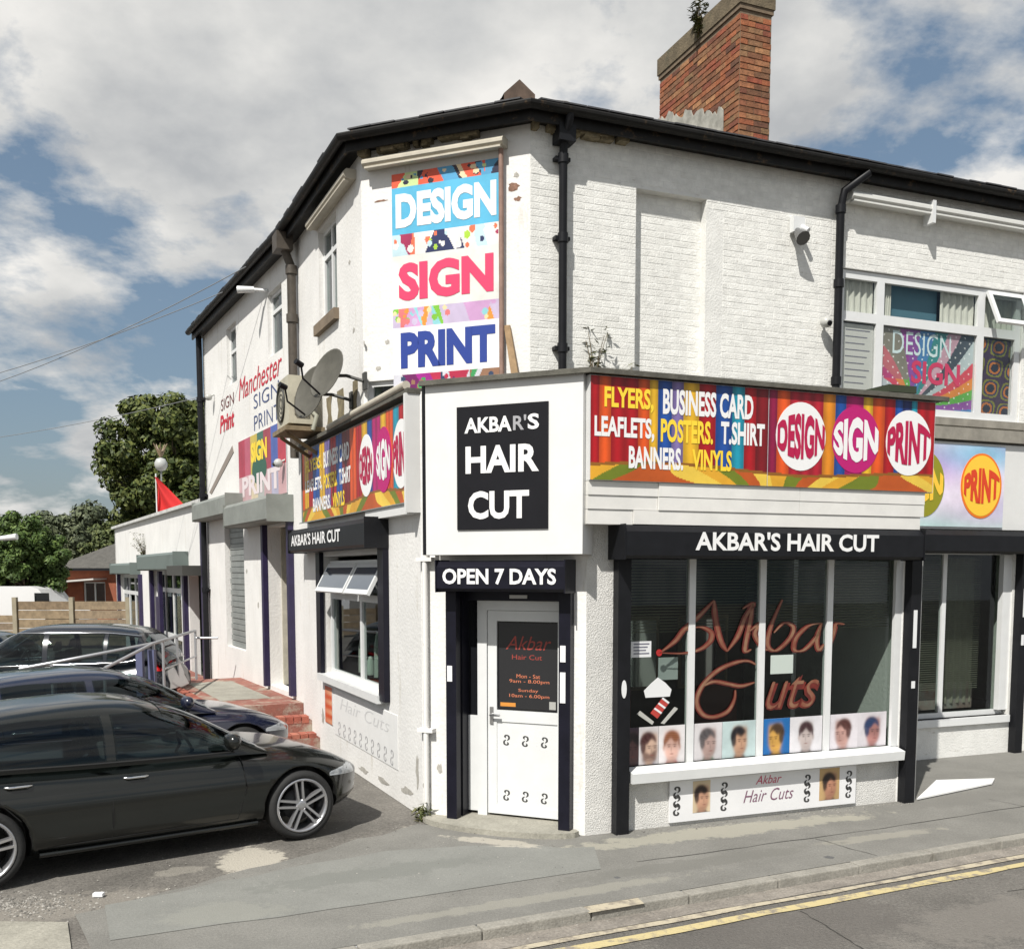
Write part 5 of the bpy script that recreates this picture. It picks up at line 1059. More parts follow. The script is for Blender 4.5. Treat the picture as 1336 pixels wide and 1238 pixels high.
def edge_bricks(F, a, b, o, z, along='u', n=None):
    """a course of bricks on edge along a nosing"""
    L = abs(b-a); n = int(L/.115)
    for i in range(n):
        t0 = a + (b-a)*i/n; t1 = a + (b-a)*(i+1)/n - math.copysign(.012, b-a); lo, hi = min(t0,t1), max(t0,t1); mb = MB(); h = z+rr.uniform(-.006,.006)
        if along == 'u': mb.fb(F, lo, hi, z-.21, h, o-.11, o+.012+rr.uniform(-.006,.006))
        else: mb.fb(F, o-.012, o+.215, z-.1, h, lo, hi)
        mb.build('brick', REDB, ST)
edge_bricks(FF, -3.9, .1, 1.5, .62)
edge_bricks(FLw, 0.05, 1.45, -3.2, .42, 'o'); edge_bricks(FLw, 0.05, 1.40, -2.72, .23, 'o')
mb = MB(); mb.fb(FF, -10.5, -3.95, -.2, .25, .003, 1.6); mb.build('ramp', REDT, ST)
HR = thing('handrail', (-6,16,0), 'thin galvanised handrail between the off-roader tail and the brick steps', 'handrail')
GALV = mat('galvanised_tube', (.45,.46,.48), .4, metal=.6)
def rail(pts, r): mb = MB(); mb.tube([Vector(p) for p in pts], r, 8); mb.build('rail', GALV, HR)
for x, y, z in ((-5.59,15.5,1.48),(-5.69,16.2,1.48),(-5.83,17.3,1.47),(-6.05,19.0,1.47),(-7.05,15.2,1.2),(-5.98,14.55,1.18)):
    mb = MB(); mb.tube([(x,y,.0),(x,y,z)], .024, 8); mb.build('post', GALV, HR)
rail([(-7.5,15.1,1.12),(-7.05,15.2,1.2),(-5.59,15.5,1.48),(-6.05,19.0,1.47)], .026); rail([(-5.98,14.55,1.18),(-5.59,15.5,1.48)], .026); rail([(-6.05,19.0,1.33),(-5.62,19.0,1.33)], .022); rail([(-5.69,16.2,1.0),(-6.05,19.0,.98)], .018)
for k, (u, o) in enumerate(((-5.66,15.42),(-5.84,15.40))):
    mb = MB(); mb.box(u, u+.10, o, o+.10, 0, 1.38); solo(mb, 'parking_post', mat('blue_grey_post',(.10,.11,.20),.6), ['blue grey square post nearer the steps by the handrail','blue grey square post by the tail of the black off-roader'][k], 'post', 'square posts by the handrail')

# ------------------------------------------------------------------ plants
def leaf_mat(name, a, b, c):
    return mat(name, b, .6, rnd=None, attr=True, var=.35, vscale=2.5, spec=.3)
LEAF = leaf_mat('leaf', 0, (.06,.09,.03), 0); BARK = mat('bark', (.10,.075,.05), .95, var=.4, vscale=8, bump=1)
def leaf(mb, p, L, wd, q, down=.3):
    a = q.uniform(0, 2*math.pi); d = Vector((math.cos(a), math.sin(a), q.uniform(-.6,.5)-down*.3)).normalized(); s = d.cross(Vector((q.uniform(-.5,.5), q.uniform(-.5,.5), 1))).normalized()*wd/2
    mb.add([p, p+d*L*.45+s, p+d*L, p+d*L*.45-s], [(0,1,2,3)])
def weed(loc, h, n, seed, label, spread=.25, group=None, lean=(0,0)):
    q = random.Random(seed); t = thing('weed', tuple(loc), label, 'plant', group); sm = MB(); lf = MB()
    for i in range(n):
        a = q.uniform(0, 6.28); r = q.uniform(.3,1)*spread; hh = h*q.uniform(.5,1); b0 = Vector(loc); pts = [b0 + Vector((math.cos(a)*r*k/5*(k/5)+lean[0]*k/5, math.sin(a)*r*k/5*(k/5)+lean[1]*k/5, hh*k/5)) for k in range(6)]
        sm.tube(pts, .008, 5, .003)
        for k in range(1, 6):
            for j in range(5):
                g = q.random(); lf.col = mixc((.07,.095,.03), (.16,.15,.06), g); leaf(lf, pts[k] + Vector((q.uniform(-.03,.03),q.uniform(-.03,.03),q.uniform(-.06,.06))), q.uniform(.06,.13), .028, q)
    sm.build('stem', mat('brown_stem',(.13,.10,.06),.9), t); o = lf.build('foliage', LEAF, t); o['kind'] = 'stuff'; return t
weed(FU.P(.75,4.46,.12), 1.0, 7, 1, 'dry spindly weed growing on the ledge between the black pipe and the wall recess', .28)
weed(FU.P(1.15,4.46,.2), .55, 5, 2, 'lower trailing weed on the ledge just left of the wall recess', .25)
weed(fc2.P(1.1,9.8,.06), .5, 9, 3, 'green tuft growing from the chimney cap', .12)
weed(FDD.P(.03,.0,.06), .16, 6, 4, 'tiny weed at the foot of the white drainpipe', .08)
weed(FF.P(-5.2,.2,1.2), .35, 10, 6, 'small green weed at the end of the ramp', .2)
weed(FF.P(-15.6,2.9,.05), .9, 12, 7, 'green creeper hanging on the annex wall between its shutter boxes', .35)
# grit and litter by the slab and along the wall foot
mb = MB(); q = random.Random(8); GR = []
def pebble(mb, x, y, r, z=.0):
    vs = [(x+r*math.cos(a)*q.uniform(.7,1.2), y+r*math.sin(a)*q.uniform(.7,1.2), z) for a in [k*1.2566 for k in range(5)]] + [(x+q.uniform(-.2,.2)*r, y+q.uniform(-.2,.2)*r, z+r*q.uniform(.4,.8))]
    mb.add(vs, [(k,(k+1)%5,5) for k in range(5)])
def grit(n, fn, r0, r1, name, z=.0):
    mb = MB()
    for i in range(n):
        x, y = fn(); g = q.uniform(.10,.34); mb.col = (g, g*.95, g*.86); pebble(mb, x, y, q.uniform(r0, r1), z)
    o = mb.build(name, mat('loose_grit',(.3,.3,.3),.9,attr=True)); o['kind'] = 'stuff'
grit(900, lambda: (-3.95+q.gauss(0,.42), 7.62+q.gauss(0,.16)), .004, .018, 'gravel', -.004)
grit(260, lambda: xy(FRs.P(q.uniform(.3,4.0), 0, abs(q.gauss(0,.10))+.02)), .004, .012, 'gravel', .002)
grit(500, lambda: (q.uniform(-3.6,.6), q.uniform(7.6,10.2)), .003, .010, 'gravel', .003)
grit(240, lambda: xy(KF.P(q.uniform(-6,6), 0, abs(q.gauss(0,.09))+.01)), .003, .011, 'gravel', -.076)
mb = MB(); mb.box(-3.36,-3.28,7.78,7.83,.003,.03); solo(mb, 'litter', PAP, 'small white scrap of litter near the concrete slab', 'litter')

# ------------------------------------------------------------------ cars
def lerp_tab(tab, x):
    n = len(tab)
    if x <= tab[0][0]: return tab[0][1]
    if x >= tab[-1][0]: return tab[-1][1]
    for i in range(n-1):
        (a, b), (c, d) = tab[i], tab[i+1]
        if x <= c:
            h = c-a; dl = (d-b)/h
            m0 = dl if i == 0 else .5*(dl + (b-tab[i-1][1])/(a-tab[i-1][0])); m1 = dl if i == n-2 else .5*(dl + (tab[i+2][1]-d)/(tab[i+2][0]-c))
            t = (x-a)/h; return (2*t**3-3*t*t+1)*b + (t**3-2*t*t+t)*h*m0 + (-2*t**3+3*t*t)*d + (t**3-t*t)*h*m1
TYRE = mat('tyre_rubber', (.018,.018,.018), .8, bump=.3); RIM = mat('alloy_rim', (.52,.52,.54), .28, metal=.85); DISC = mat('brake_disc', (.06,.06,.06), .5, metal=.5)
WGL = glass_mat('car_window_glass', (.30,.36,.36)); VGL = mat('van_glass', (.01,.012,.014), .05)
SEAT = mat('car_seat_cloth', (.16,.155,.15), .9, var=.2, vscale=9); CABIN = mat('car_cabin_lining', (.05,.05,.048), .9); CHR = mat('car_chrome', (.75,.75,.76), .12, metal=1); TRIM = mat('car_black_trim', (.015,.015,.015), .5)
HLAMP = mat('headlamp_lens', (.36,.38,.40), .08, spec=.9, coat=1); TLAMP = mat('tail_lamp', (.45,.01,.012), .12, coat=1); SEAM = mat('panel_seam', (.004,.004,.004), .9)
def make_car(name, loc, ang, paint, P, label, wheels=True):
    t = thing(name, tuple(loc), label, 'car', 'cars parked beside the building')
    Rm = Matrix.Translation(loc) @ Matrix.Rotation(ang, 4, 'Z'); W = P['w']/2; xs = P['x0'], P['x1']
    def hw(x):   # half width in plan
        f = max(0, (x-(xs[1]-.62))/.62); r = max(0, ((xs[0]+.55)-x)/.55); return W*(1-.34*f**2.6)*(1-.16*r**2.4)
    zt = lambda x: lerp_tab(P['deck'], x); zb = lambda x: lerp_tab(P['under'], x); zm = .58
    def dxf(x, z):
        if x > xs[1]-.5: return -.09*((x-xs[1]+.5)/.5)*max(0, (z-.60)/.2)**1.5
        if x < xs[0]+.4: return .10*((xs[0]+.4-x)/.4)*max(0, (z-.75)/.25)
        return 0
    def sec(x, a):   # a 0..1 half section from bottom centre up to top centre
        w0 = hw(x); top = zt(x); bot = zb(x); th = -math.pi/2 + math.pi*a; c, s = max(math.cos(th), 0), math.sin(th)
        y = w0*c**(2/5.0); z = zm + ((top-zm)*s**(2/2.6) if s > 0 else -(zm-bot)*(-s)**(2/4.5))
        if s > 0: y *= 1 - .05*s
        y += .014*math.exp(-((z-(top-.13))/.035)**2)*min(1, y*3) - .012*math.exp(-((z-.42)/.06)**2)*min(1, y*3)
        return y, z
    NX, NA = 76, 30; mb = MB(); mb.smooth = True; vs = []; fs = []
    X = [xs[0] + (xs[1]-xs[0])*(.5-.5*math.cos(math.pi*i/NX))*.55 + (xs[1]-xs[0])*(i/NX)*.45 for i in range(NX+1)]
    ring = 2*NA
    for x in X:
        half = [sec(x, k/NA) for k in range(NA+1)]
        pts = half + [(-y, z) for y, z in half[-2:0:-1]]
        fx = 0
        for y, z in pts:
            vs.append(Rm @ Vector((x+dxf(x, z), y, z)))
    for i in range(NX):
        for k in range(ring): fs.append((i*ring+k, i*ring+(k+1)%ring, (i+1)*ring+(k+1)%ring, (i+1)*ring+k))
    fs = [f[::-1] for f in fs]
    fs.append(tuple(range(ring))); fs.append(tuple(range(NX*ring, (NX+1)*ring))[::-1])
    mb.add(vs, fs); mb.sm[-1] = mb.sm[-2] = False
    body = mb.build('body', [paint, TRIM], t)
    # wheel arches
    wr = P['wr']; cut = MB(); cut.cur = 0
    for wx in P['wx']:
        for sgn in (1, -1):
            M = Rm @ Matrix.Translation((wx, sgn*(W-.30), wr)) @ Matrix.Rotation(R(-90*sgn), 4, 'X'); n = 36
            r = wr+.045; lo = [M @ Vector((r*math.cos(2*math.pi*k/n), r*math.sin(2*math.pi*k/n), 0)) for k in range(n)]; hi = [M @ Vector((r*math.cos(2*math.pi*k/n), r*math.sin(2*math.pi*k/n), .5)) for k in range(n)]
            cut.add(lo+hi, [tuple(range(n))[::-1], tuple(range(n, 2*n))] + [(k,(k+1)%n,(k+1)%n+n,k+n) for k in range(n)])
    co = cut.build('arch_cutter', TRIM, t); md = body.modifiers.new('arch', 'BOOLEAN'); md.object = co; md.operation = 'DIFFERENCE'; md.solver = 'EXACT'
    try: md.material_mode = 'TRANSFER'
    except Exception: pass
    dg = bpy.context.evaluated_depsgraph_get(); dg.update(); me = bpy.data.meshes.new_from_object(body.evaluated_get(dg)); body.modifiers.clear(); body.data = me
    bpy.data.objects.remove(co)
    # greenhouse
    gx0, gx1 = P['gx']; zr = lambda x: lerp_tab(P['roof'], x); GW = W*.93
    def gw(x): return min(hw(x)*.94, GW) * (1-.10*max(0, (x-.0)/(gx1))**2)*(1-.14*max(0, (x-P['gx'][0]-.9)/-1.2)**2 if x < P['gx'][0]+.9 else 1)
    zbl = lambda x: zt(x) - .055
    def gside(x, z):
        h = max(zr(x)-zbl(x), .02); s = min(max((z-zbl(x))/h, 0), 1); return gw(x)*(1-s**1.7)**.22
    def gtop(x, y):
        h = zr(x)-zbl(x); k = min(abs(y)/gw(x), 1); return zbl(x) + h*(1-k**4.5)**(1/1.7)
    n1, n2 = 150, 72; mb = MB(); mb.smooth = True
    def gp(i, j):
        x = gx0 + (gx1-gx0)*i/n1; a = math.pi*j/n2; c, s = math.cos(a), math.sin(a); h = max(zr(x)-zbl(x), .0)
        return Rm @ Vector((x, gw(x)*math.copysign(abs(c)**(2/4.5), c), zbl(x) + h*abs(s)**(2/1.7)))
    mb.grid(lambda s, t_: gp(s*n1, t_*n2), n1, n2)
    top_ = lambda x: P['dlo'](x); bot_ = lambda x: zt(x) + P.get('belt', .0) - .005; Ri = Rm.inverted(); keep = []
    for f in mb.f:
        c = Ri @ ((mb.v[f[0]]+mb.v[f[1]]+mb.v[f[2]]+mb.v[f[3]])/4); x = c.x; e = .012; cut_ = False
        if any(xa+e < x < xb-e for xa, xb in P['side']) and bot_(x)+e < c.z < min(top_(x), zr(x)-.05)-e and abs(c.y) > gw(x)*.45: cut_ = True
        if P['ws'][0]+e < x < P['ws'][1]-e and abs(c.y) < gw(x)*.86-e: cut_ = True
        if P['rs'][0]+e < x < P['rs'][1]-e and abs(c.y) < gw(x)*.80-e: cut_ = True
        if not cut_: keep.append(f)
    mb.f = keep; mb.m = [0]*len(keep); mb.c = [(1,1,1)]*len(keep); mb.sm = [True]*len(keep)
    cabin = mb.build('roof', paint, t)
    def blk(x0, x1, y0, y1, z0, z1, lean, nm, m):
        b = MB(); v = [Rm @ Vector(p) for p in ((x0,y0,z0),(x1,y0,z0),(x1,y1,z0),(x0,y1,z0),(x0-lean,y0+.03,z1),(x1-lean*1.1-.03,y0+.03,z1),(x1-lean*1.1-.03,y1-.03,z1),(x0-lean,y1-.03,z1))]
        b.hexa(v); o = b.build(nm, m, t); md = o.modifiers.new('bevel', 'BEVEL'); md.width = .03; md.segments = 2; return o
    sh_ = P.get('sh', 0)
    for y0 in (-.62, .12):
        blk(-.28, -.12, y0, y0+.50, .55+sh_, 1.10+sh_, .16, 'seat', SEAT); blk(-.42, -.33, y0+.13, y0+.37, 1.12+sh_, 1.28+sh_, .02, 'headrest', SEAT)
    blk(-1.35, -1.18, -.64, .64, .55+sh_, 1.08+sh_, .2, 'rear_seat', SEAT); blk(.55, .95, -.70, .70, .75+sh_, .93+sh_, .0, 'dashboard', CABIN)
    b = MB(); M = Rm @ Matrix.Translation((.42,-.37,.93+sh_)) @ Matrix.Rotation(R(68), 4, 'Y')
    b.tube([M @ Vector((.18*math.cos(k*math.pi/8), .18*math.sin(k*math.pi/8), 0)) for k in range(17)], .015, 6); b.build('steering_wheel', CABIN, t)
    def side_glass(xa, xb, lo, hi, sgn, nm='side_window', m=WGL, off=.006, par=None):
        mb = MB(); n = 26
        def f(s, v):
            x = xa + (xb-xa)*s; z0 = lo(x); z1 = max(min(hi(x), zr(x)-.05), z0+.002); z = z0+(z1-z0)*v; return Rm @ Vector((x + P.get('rake', 0)*0, sgn*(gside(x, z)+off), z))
        mb.grid(f, n, 8)
        if ((mb.v[1]-mb.v[0]).cross(mb.v[n+1]-mb.v[0])).dot(Rm.to_3x3() @ Vector((0, sgn, 0))) < 0: mb.f = [q_[::-1] for q_ in mb.f]
        return mb.build(nm, m, par or t)
    top = lambda x: P['dlo'](x); bot = lambda x: zt(x) + P.get('belt', .0) - .005
    for sgn in (-1, 1):
        for xa, xb in P['side']: side_glass(xa, xb, bot, top, sgn)
        if P.get('chrome'):
            a, b = P['side'][0][0]-.03, P['side'][-1][1]+.03; mb = MB(); mb.tube([Rm @ Vector((x, sgn*(gside(x, bot(x)-.01)+.006), bot(x)-.012)) for x in [a+(b-a)*k/24 for k in range(25)]], .011, 6)
            mb.tube([Rm @ Vector((x, sgn*(gside(x, min(top(x), zr(x)-.05)+.012)+.006), min(top(x), zr(x)-.05)+.014)) for x in [a+(b-a)*k/24 for k in range(25)]], .009, 6); mb.build('window_trim', CHR, t)
        else:
            a, b = P['side'][0][0]-.03, P['side'][-1][1]+.03; mb = MB(); mb.tube([Rm @ Vector((x, sgn*(gside(x, bot(x)-.01)+.004), bot(x)-.014)) for x in [a+(b-a)*k/24 for k in range(25)]], .010, 6); mb.build('window_trim', TRIM, t)
    def screen(xa, xb, nm, lim=.86, zmin=.02):
        mb = MB()
        def f(s, v):
            x = xa+(xb-xa)*s; y = (2*v-1)*gw(x)*lim; return Rm @ (Vector((x, y, gtop(x, y))) + Vector((.004 if xb > 0 else -.004, 0, .007)))
        mb.grid(f, 14, 16)
        if ((mb.v[1]-mb.v[0]).cross(mb.v[15]-mb.v[0])).dot(Vector((0,0,1))) < 0: mb.f = [q_[::-1] for q_ in mb.f]
        mb.build(nm, WGL, t)
    screen(P['ws'][0], P['ws'][1], 'windscreen'); screen(P['rs'][0], P['rs'][1], 'rear_window', .8)
    # seams, handles, sill, mirrors
    def sidey(x, z):
        best = None
        for k in range(4, NA+1):
            y, zz = sec(x, k/NA)
            if best is None or abs(zz-z) < best[0]: best = (abs(zz-z), y)
        return best[1]
    for sgn in (-1, 1):
        for path in P['seams']:
            mb = MB(); pts = []
            for (xa, za), (xb, zb2) in zip(path, path[1:]):
                for k in range(7): u = k/6; x, z = xa+(xb-xa)*u, za+(zb2-za)*u; pts.append(Rm @ Vector((x, sgn*(sidey(x, z)+.001), z)))
            mb.tube(pts, .0045, 5); mb.build('door_seam', SEAM, t)
        for x, z in P['handles']:
            mb = MB(); y = sidey(x, z); mb.tube([Rm @ Vector((x-.10, sgn*(y+.002), z)), Rm @ Vector((x-.07, sgn*(y+.03), z)), Rm @ Vector((x+.07, sgn*(y+.03), z)), Rm @ Vector((x+.10, sgn*(y+.002), z))], .012, 8); mb.build('door_handle', CHR if P.get('chrome_handle') else paint, t)
        mx = P['mirror']; mb = MB(); mz = zt(mx)+.10; y0 = gw(mx)
        c = Vector((mx, sgn*(y0+.13), mz)); M = Rm @ Matrix.Translation(c) @ Matrix.Diagonal((.075,.115,.075,1)); mb.lathe([(.001,-1),(.6,-.85),(.95,-.3),(1,.2),(.85,.75),(.4,1),(.001,1.02)], M, 16)
        mb.tube([Rm @ Vector((mx+.05, sgn*(y0-.02), mz-.1)), Rm @ (c+Vector((.02,0,-.05)))], .022, 6); mb.build('mirror', paint, t)
        mb = MB(); xa, xb = P['wx'][0]+wr+.1, P['wx'][1]-wr-.1
        mb.tube([Rm @ Vector((x, sgn*(sidey(x,.27)-.022), .225)) for x in [xa+(xb-xa)*k/12 for k in range(13)]], .026, 8); mb.build('sill', P.get('sillm', TRIM), t)
        # lamps
        def patch(xa, xb, z0f, z1f, nm, m, off=.007):
            def f(u, v):
                x = xa+(xb-xa)*u; z = z0f(u)+(z1f(u)-z0f(u))*v; return Rm @ Vector((x+dxf(x, z), sgn*(sidey(x, z)+off), z))
            mb = MB(); mb.grid(f, 14, 6); mb.build(nm, m, t)
        patch(xs[1]-.42, xs[1]-.06, lambda s: .60-.03*s, lambda s: .625+.05*s**.5, 'headlight', HLAMP)
        patch(xs[0]+.02, xs[0]+.30, lambda s: P['tail'][0], lambda s: P['tail'][1]-.04*s, 'tail_light', TLAMP)
    # front: grille and intake
    mb = MB()
    for sgn in (-1, 1): mb.grid(lambda s, v: Rm @ Vector((xs[1]+.006-.05*max(0,(.44+.2*v-.58)/.1)*.3, sgn*(.05+.26*s), .44+.2*v)), 4, 4)
    mb.build('grille', TRIM, t)
    # wheels
    for wx in P['wx']:
        for sgn in (1, -1):
            M = Rm @ Matrix.Translation((wx, sgn*(W-.115), wr)) @ Matrix.Rotation(R(-90*sgn), 4, 'X') @ Matrix.Rotation(P.get('spin', .3)+wx, 4, 'Z')
            rr_ = P['rim']; mb = MB(); mb.lathe([(.001,.0),(rr_*.62,.0),(rr_*.62,-.01)], M, 24); wh = mb.build('wheel', DISC, t)
            mb = MB(); mb.lathe([(rr_,-.11),(rr_+.02,-.118),(wr-.03,-.112),(wr-.006,-.085),(wr,-.04),(wr,.04),(wr-.006,.085),(wr-.03,.108),(rr_+.02,.112),(rr_,.10)], M, 44); mb.build('tyre', TYRE, wh)
            mb = MB(); mb.lathe([(rr_+.004,.10),(rr_-.004,.112),(rr_-.018,.108),(rr_-.03,.07),(rr_-.035,-.1)], M, 44)
            for k in range(P.get('spokes', 5)):
                for dd in ((-.10, .10) if P.get('double') else (0,)):
                    a = 2*math.pi*k/P.get('spokes', 5); ca, sa = math.cos(a), math.sin(a)
                    def sp_(r, s, h): return M @ Vector((r*math.cos(a+0)-s*math.sin(a), r*math.sin(a)+s*math.cos(a), h))
                    s0 = dd*.24; s1 = dd*.34; w0, w1 = (.014, .017) if P.get('double') else (.03,.04); r0, r1 = .03, rr_-.015
                    a_ = [sp_(r0,s0-w0,.045), sp_(r0,s0+w0,.045), sp_(r1,s1+w1,.07), sp_(r1,s1-w1,.07), sp_(r0,s0-w0*.8,.085), sp_(r0,s0+w0*.8,.085), sp_(r1,s1+w1*.6,.105), sp_(r1,s1-w1*.6,.105)]
                    mb.hexa(a_)
            mb.lathe([(.001,.088),(.03,.09),(.055,.082),(.06,.05)], M, 20); mb.build('rim', RIM, wh)
    return t
PB = mat('black_car_paint', (.007,.008,.007), .2, spec=.4, coat=.45); PBL = mat('dark_blue_car_paint', (.010,.013,.030), .22, coat=.8); PBK = mat('black_blue_car_paint', (.010,.012,.017), .22, coat=.8)
sedan = dict(w=1.83, x0=-2.32, x1=2.07, wr=.338, rim=.262, wx=(-1.42,1.36), spokes=5, double=True, spin=.35,
    deck=[(-2.32,.80),(-2.25,.97),(-1.6,1.0),(-.6,.97),(.4,.945),(.95,.925),(1.35,.885),(1.75,.80),(1.93,.73),(2.07,.64)], under=[(-2.32,.42),(-1.9,.22),(-1,.17),(1.3,.17),(1.75,.2),(2.07,.28)],
    roof=[(-2.26,.98),(-2.0,1.17),(-1.72,1.315),(-1.3,1.395),(-.75,1.44),(-.35,1.445),(.0,1.405),(.38,1.285),(.75,1.09),(1.08,.90)], gx=(-2.26,1.08),
    dlo=lambda x: 1.345 - .13*max(0, (abs(x+.55)-.4))**1.6, side=[(-1.98,-1.36),(-1.30,-.42),(-.34,.70)], ws=(.12,1.0), rs=(-2.18,-1.75),
    seams=[[(.78,.90),(.80,.6),(.72,.30)],[(-.38,.93),(-.40,.3)],[(-1.33,.96),(-1.30,.75),(-1.12,.55)],[(.72,.30),(-1.0,.29)]], handles=[(-.18,.80),(-1.12,.83)], mirror=.66, tail=(.72,.92), chrome_handle=True, sillm=PB)
make_car('parked_car', Vector((-3.66,9.44,0)), math.atan2(.584,.812), PB, sedan, 'nearest black estate car with five double spoke alloy wheels')
s2 = dict(sedan); s2.update(spin=.9, w=1.80, sillm=PBL)
make_car('parked_car', Vector((-4.95,12.15,0)), math.atan2(.584,.812), PBL, s2, 'dark blue car parked between the nearest black car and the building steps')
suv = dict(w=1.90, x0=-2.30, x1=2.25, wr=.36, rim=.24, wx=(-1.40,1.42), spokes=7, double=False,
    deck=[(-2.30,1.0),(-2.2,1.12),(-1.5,1.12),(-.4,1.09),(.8,1.05),(1.2,1.0),(1.7,.94),(2.05,.84),(2.25,.70)], under=[(-2.30,.45),(-1.9,.3),(-1,.25),(1.4,.25),(1.9,.28),(2.25,.40)],
    roof=[(-2.24,1.10),(-2.1,1.32),(-1.86,1.56),(-1.5,1.66),(-.6,1.70),(-.1,1.68),(.15,1.62),(.55,1.38),(.85,1.18),(1.15,1.0)], gx=(-2.24,1.15),
    dlo=lambda x: 1.57 - .12*max(0, (abs(x+.5)-.7))**1.5, side=[(-1.80,-1.32),(-1.26,-.38),(-.30,.66)], ws=(.27,1.06), rs=(-2.20,-1.9), chrome=True,
    seams=[[(.85,1.0),(.86,.6),(.8,.4)],[(-.34,1.05),(-.36,.4)],[(-1.30,1.08),(-1.28,.8)]], handles=[(-.14,.93),(-1.06,.96)], mirror=.70, tail=(.95,1.22), sh=.15)
make_car('parked_car', Vector((-8.05,17.0,0)), R(186), PBK, suv, 'black off-roader with chrome window trim and red tail lamp behind the blue car')
s3 = dict(sedan); s3.update(x0=-2.25)
make_car('parked_car', Vector((-12.1,20.2,0)), R(186), PBK, s3, 'dark car roof just showing at the far left edge beyond the off-roader')

# ------------------------------------------------------------------ trees and background
def tree(name, loc, h, cz, rx, ry, rz, n, ls, seed, label, c0, c1, group='trees behind the car park', trunk=.25, clump=.34, nc=None):
    q = random.Random(seed); t = thing(name, tuple(loc), label, 'tree', group); L = Vector(loc)
    tm = MB(); top = Vector((0,0,cz+rz*.5)); tm.tube([L+Vector((0,0,-.2)), L+Vector((.05,.02,cz*.3)), L+Vector((-.08,.05,cz*.7)), L+top], [trunk, trunk*.8, trunk*.6, trunk*.2], 9)
    centers = []; nc = nc or 34
    for i in range(nc):
        d = Vector((q.gauss(0,1), q.gauss(0,1), q.gauss(0,1))).normalized(); k = q.uniform(.15,.95)**.6; c = Vector((d.x*rx*k, d.y*ry*k, cz + d.z*rz*k*(1 if d.z > 0 else .85))); centers.append((c, q.uniform(.65,1.25)))
        if i % 3 == 0: tm.tube([L+Vector((0,0,cz*.55)), L+Vector((c.x*.45,c.y*.45,(c.z+cz*.6)/2)), L+c*.92+Vector((0,0,0))], [trunk*.35,trunk*.2,trunk*.05], 6)
    tm.build('trunk', BARK, t); lm = MB(); rb = clump*(rx+rz)/2
    for i in range(n):
        c, s = q.choice(centers); d = Vector((q.gauss(0,1), q.gauss(0,1), q.gauss(0,1))).normalized()*(q.random()**.35)*rb*s; d.z *= .75
        p = L + c + d; g = q.random(); lm.col = mixc(c0, c1, g*g); 
        nrm = (d.normalized() + Vector((q.uniform(-.7,.7),q.uniform(-.7,.7),q.uniform(-.2,.9)))).normalized(); a = nrm.orthogonal().normalized(); b_ = nrm.cross(a); an = q.uniform(0,6.28); a, b_ = a*math.cos(an)+b_*math.sin(an), b_*math.cos(an)-a*math.sin(an); l = ls*q.uniform(.6,1.3)
        lm.add([p-a*l*.5, p+b_*l*.28, p+a*l*.5, p-b_*l*.28], [(0,1,2,3)])
    lm.build('crown', LEAF, t); return t
tree('broadleaf_tree', (-14.3,43,0), 11, 6.8, 3.1, 3.0, 3.4, 52000, .24, 21, 'tall dense tree rising behind the annex roof and flag', (.035,.055,.012), (.15,.17,.04), trunk=.35, nc=130, clump=.20)
tree('broadleaf_tree', (-17.6,36,0), 5, 2.9, 1.95, 1.9, 1.75, 30000, .15, 22, 'round bright green tree left of the brick house', (.045,.085,.018), (.13,.19,.045), nc=110, clump=.21)
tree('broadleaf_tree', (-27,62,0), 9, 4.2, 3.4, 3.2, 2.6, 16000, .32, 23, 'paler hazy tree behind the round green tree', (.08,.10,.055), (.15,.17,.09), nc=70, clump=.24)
tree('broadleaf_tree', (-31.5,58,0), 9, 4.2, 3.0, 3.0, 2.9, 12000, .32, 24, 'dark tree at the far left edge of the picture', (.02,.04,.012), (.05,.08,.02), nc=60, clump=.25)
tree('broadleaf_tree', (-20.6,52,0), 7, 3.6, 1.9, 1.8, 2.0, 12000, .26, 25, 'olive tree between the tall tree and the brick house roof', (.05,.07,.02), (.13,.15,.05), nc=60, clump=.25)
# hedge beyond, one mass
hm = MB(); q = random.Random(31)
for i in range(24000):
    x = q.uniform(-110,-6); p = Vector((x, 78+q.uniform(-2,2)+.1*abs(x), abs(q.gauss(0,1))*1.5+.2+1.0*math.sin(x*.31)**2+.5*math.sin(x*1.3))); hm.col = mixc((.03,.05,.015), (.08,.10,.035), q.random()); l = .7
    a = Vector((q.gauss(0,1),q.gauss(0,1),q.gauss(0,1))).normalized(); b_ = a.orthogonal().normalized(); hm.add([p-a*l, p+b_*l*.6, p+a*l, p-b_*l*.6], [(0,1,2,3)])
o = hm.build('hedge', LEAF); o['kind'] = 'stuff'
# brick house
HB = mat('orange_house_brick', (.30,.095,.045), .9, var=.25, vscale=3, col2=(.22,.07,.04))
FH = Fr((-21.3,47.2), (1, -.12)); BH = thing('brick_house', tuple(FH.P(3,0,-3)), 'orange brick house with a dark hipped roof behind the fence', 'house')
mb = MB(); wall(mb, FH, 0, 9, 0, 2.75, .3, [(1.1,2.2,.9,2.1),(3.2,4.3,.9,2.1),(6,7.4,.9,2.1)]); f = Fr(xy(FH.P(0,0,-7)), (FH.n.x,FH.n.y)); wall(mb, f, 0, 7, 0, 2.75, .3); mb.build('wall', HB, BH)
for a_ in (1.1,3.2,6): window(BH, FH, a_, a_+1.1, .9, 2.1, [a_+.55], [], .07, -.08)
p = FH.P; z0, z1 = 2.72, 4.75; mb = MB(); mb.add([p(-.4,z0,.4),p(9.4,z0,.4),p(9.4,z0,-7.4),p(-.4,z0,-7.4),p(3.1,z1,-3.5),p(6,z1,-3.5)], [(0,1,5,4),(1,2,5),(2,3,4,5),(3,0,4),(3,2,1,0)])
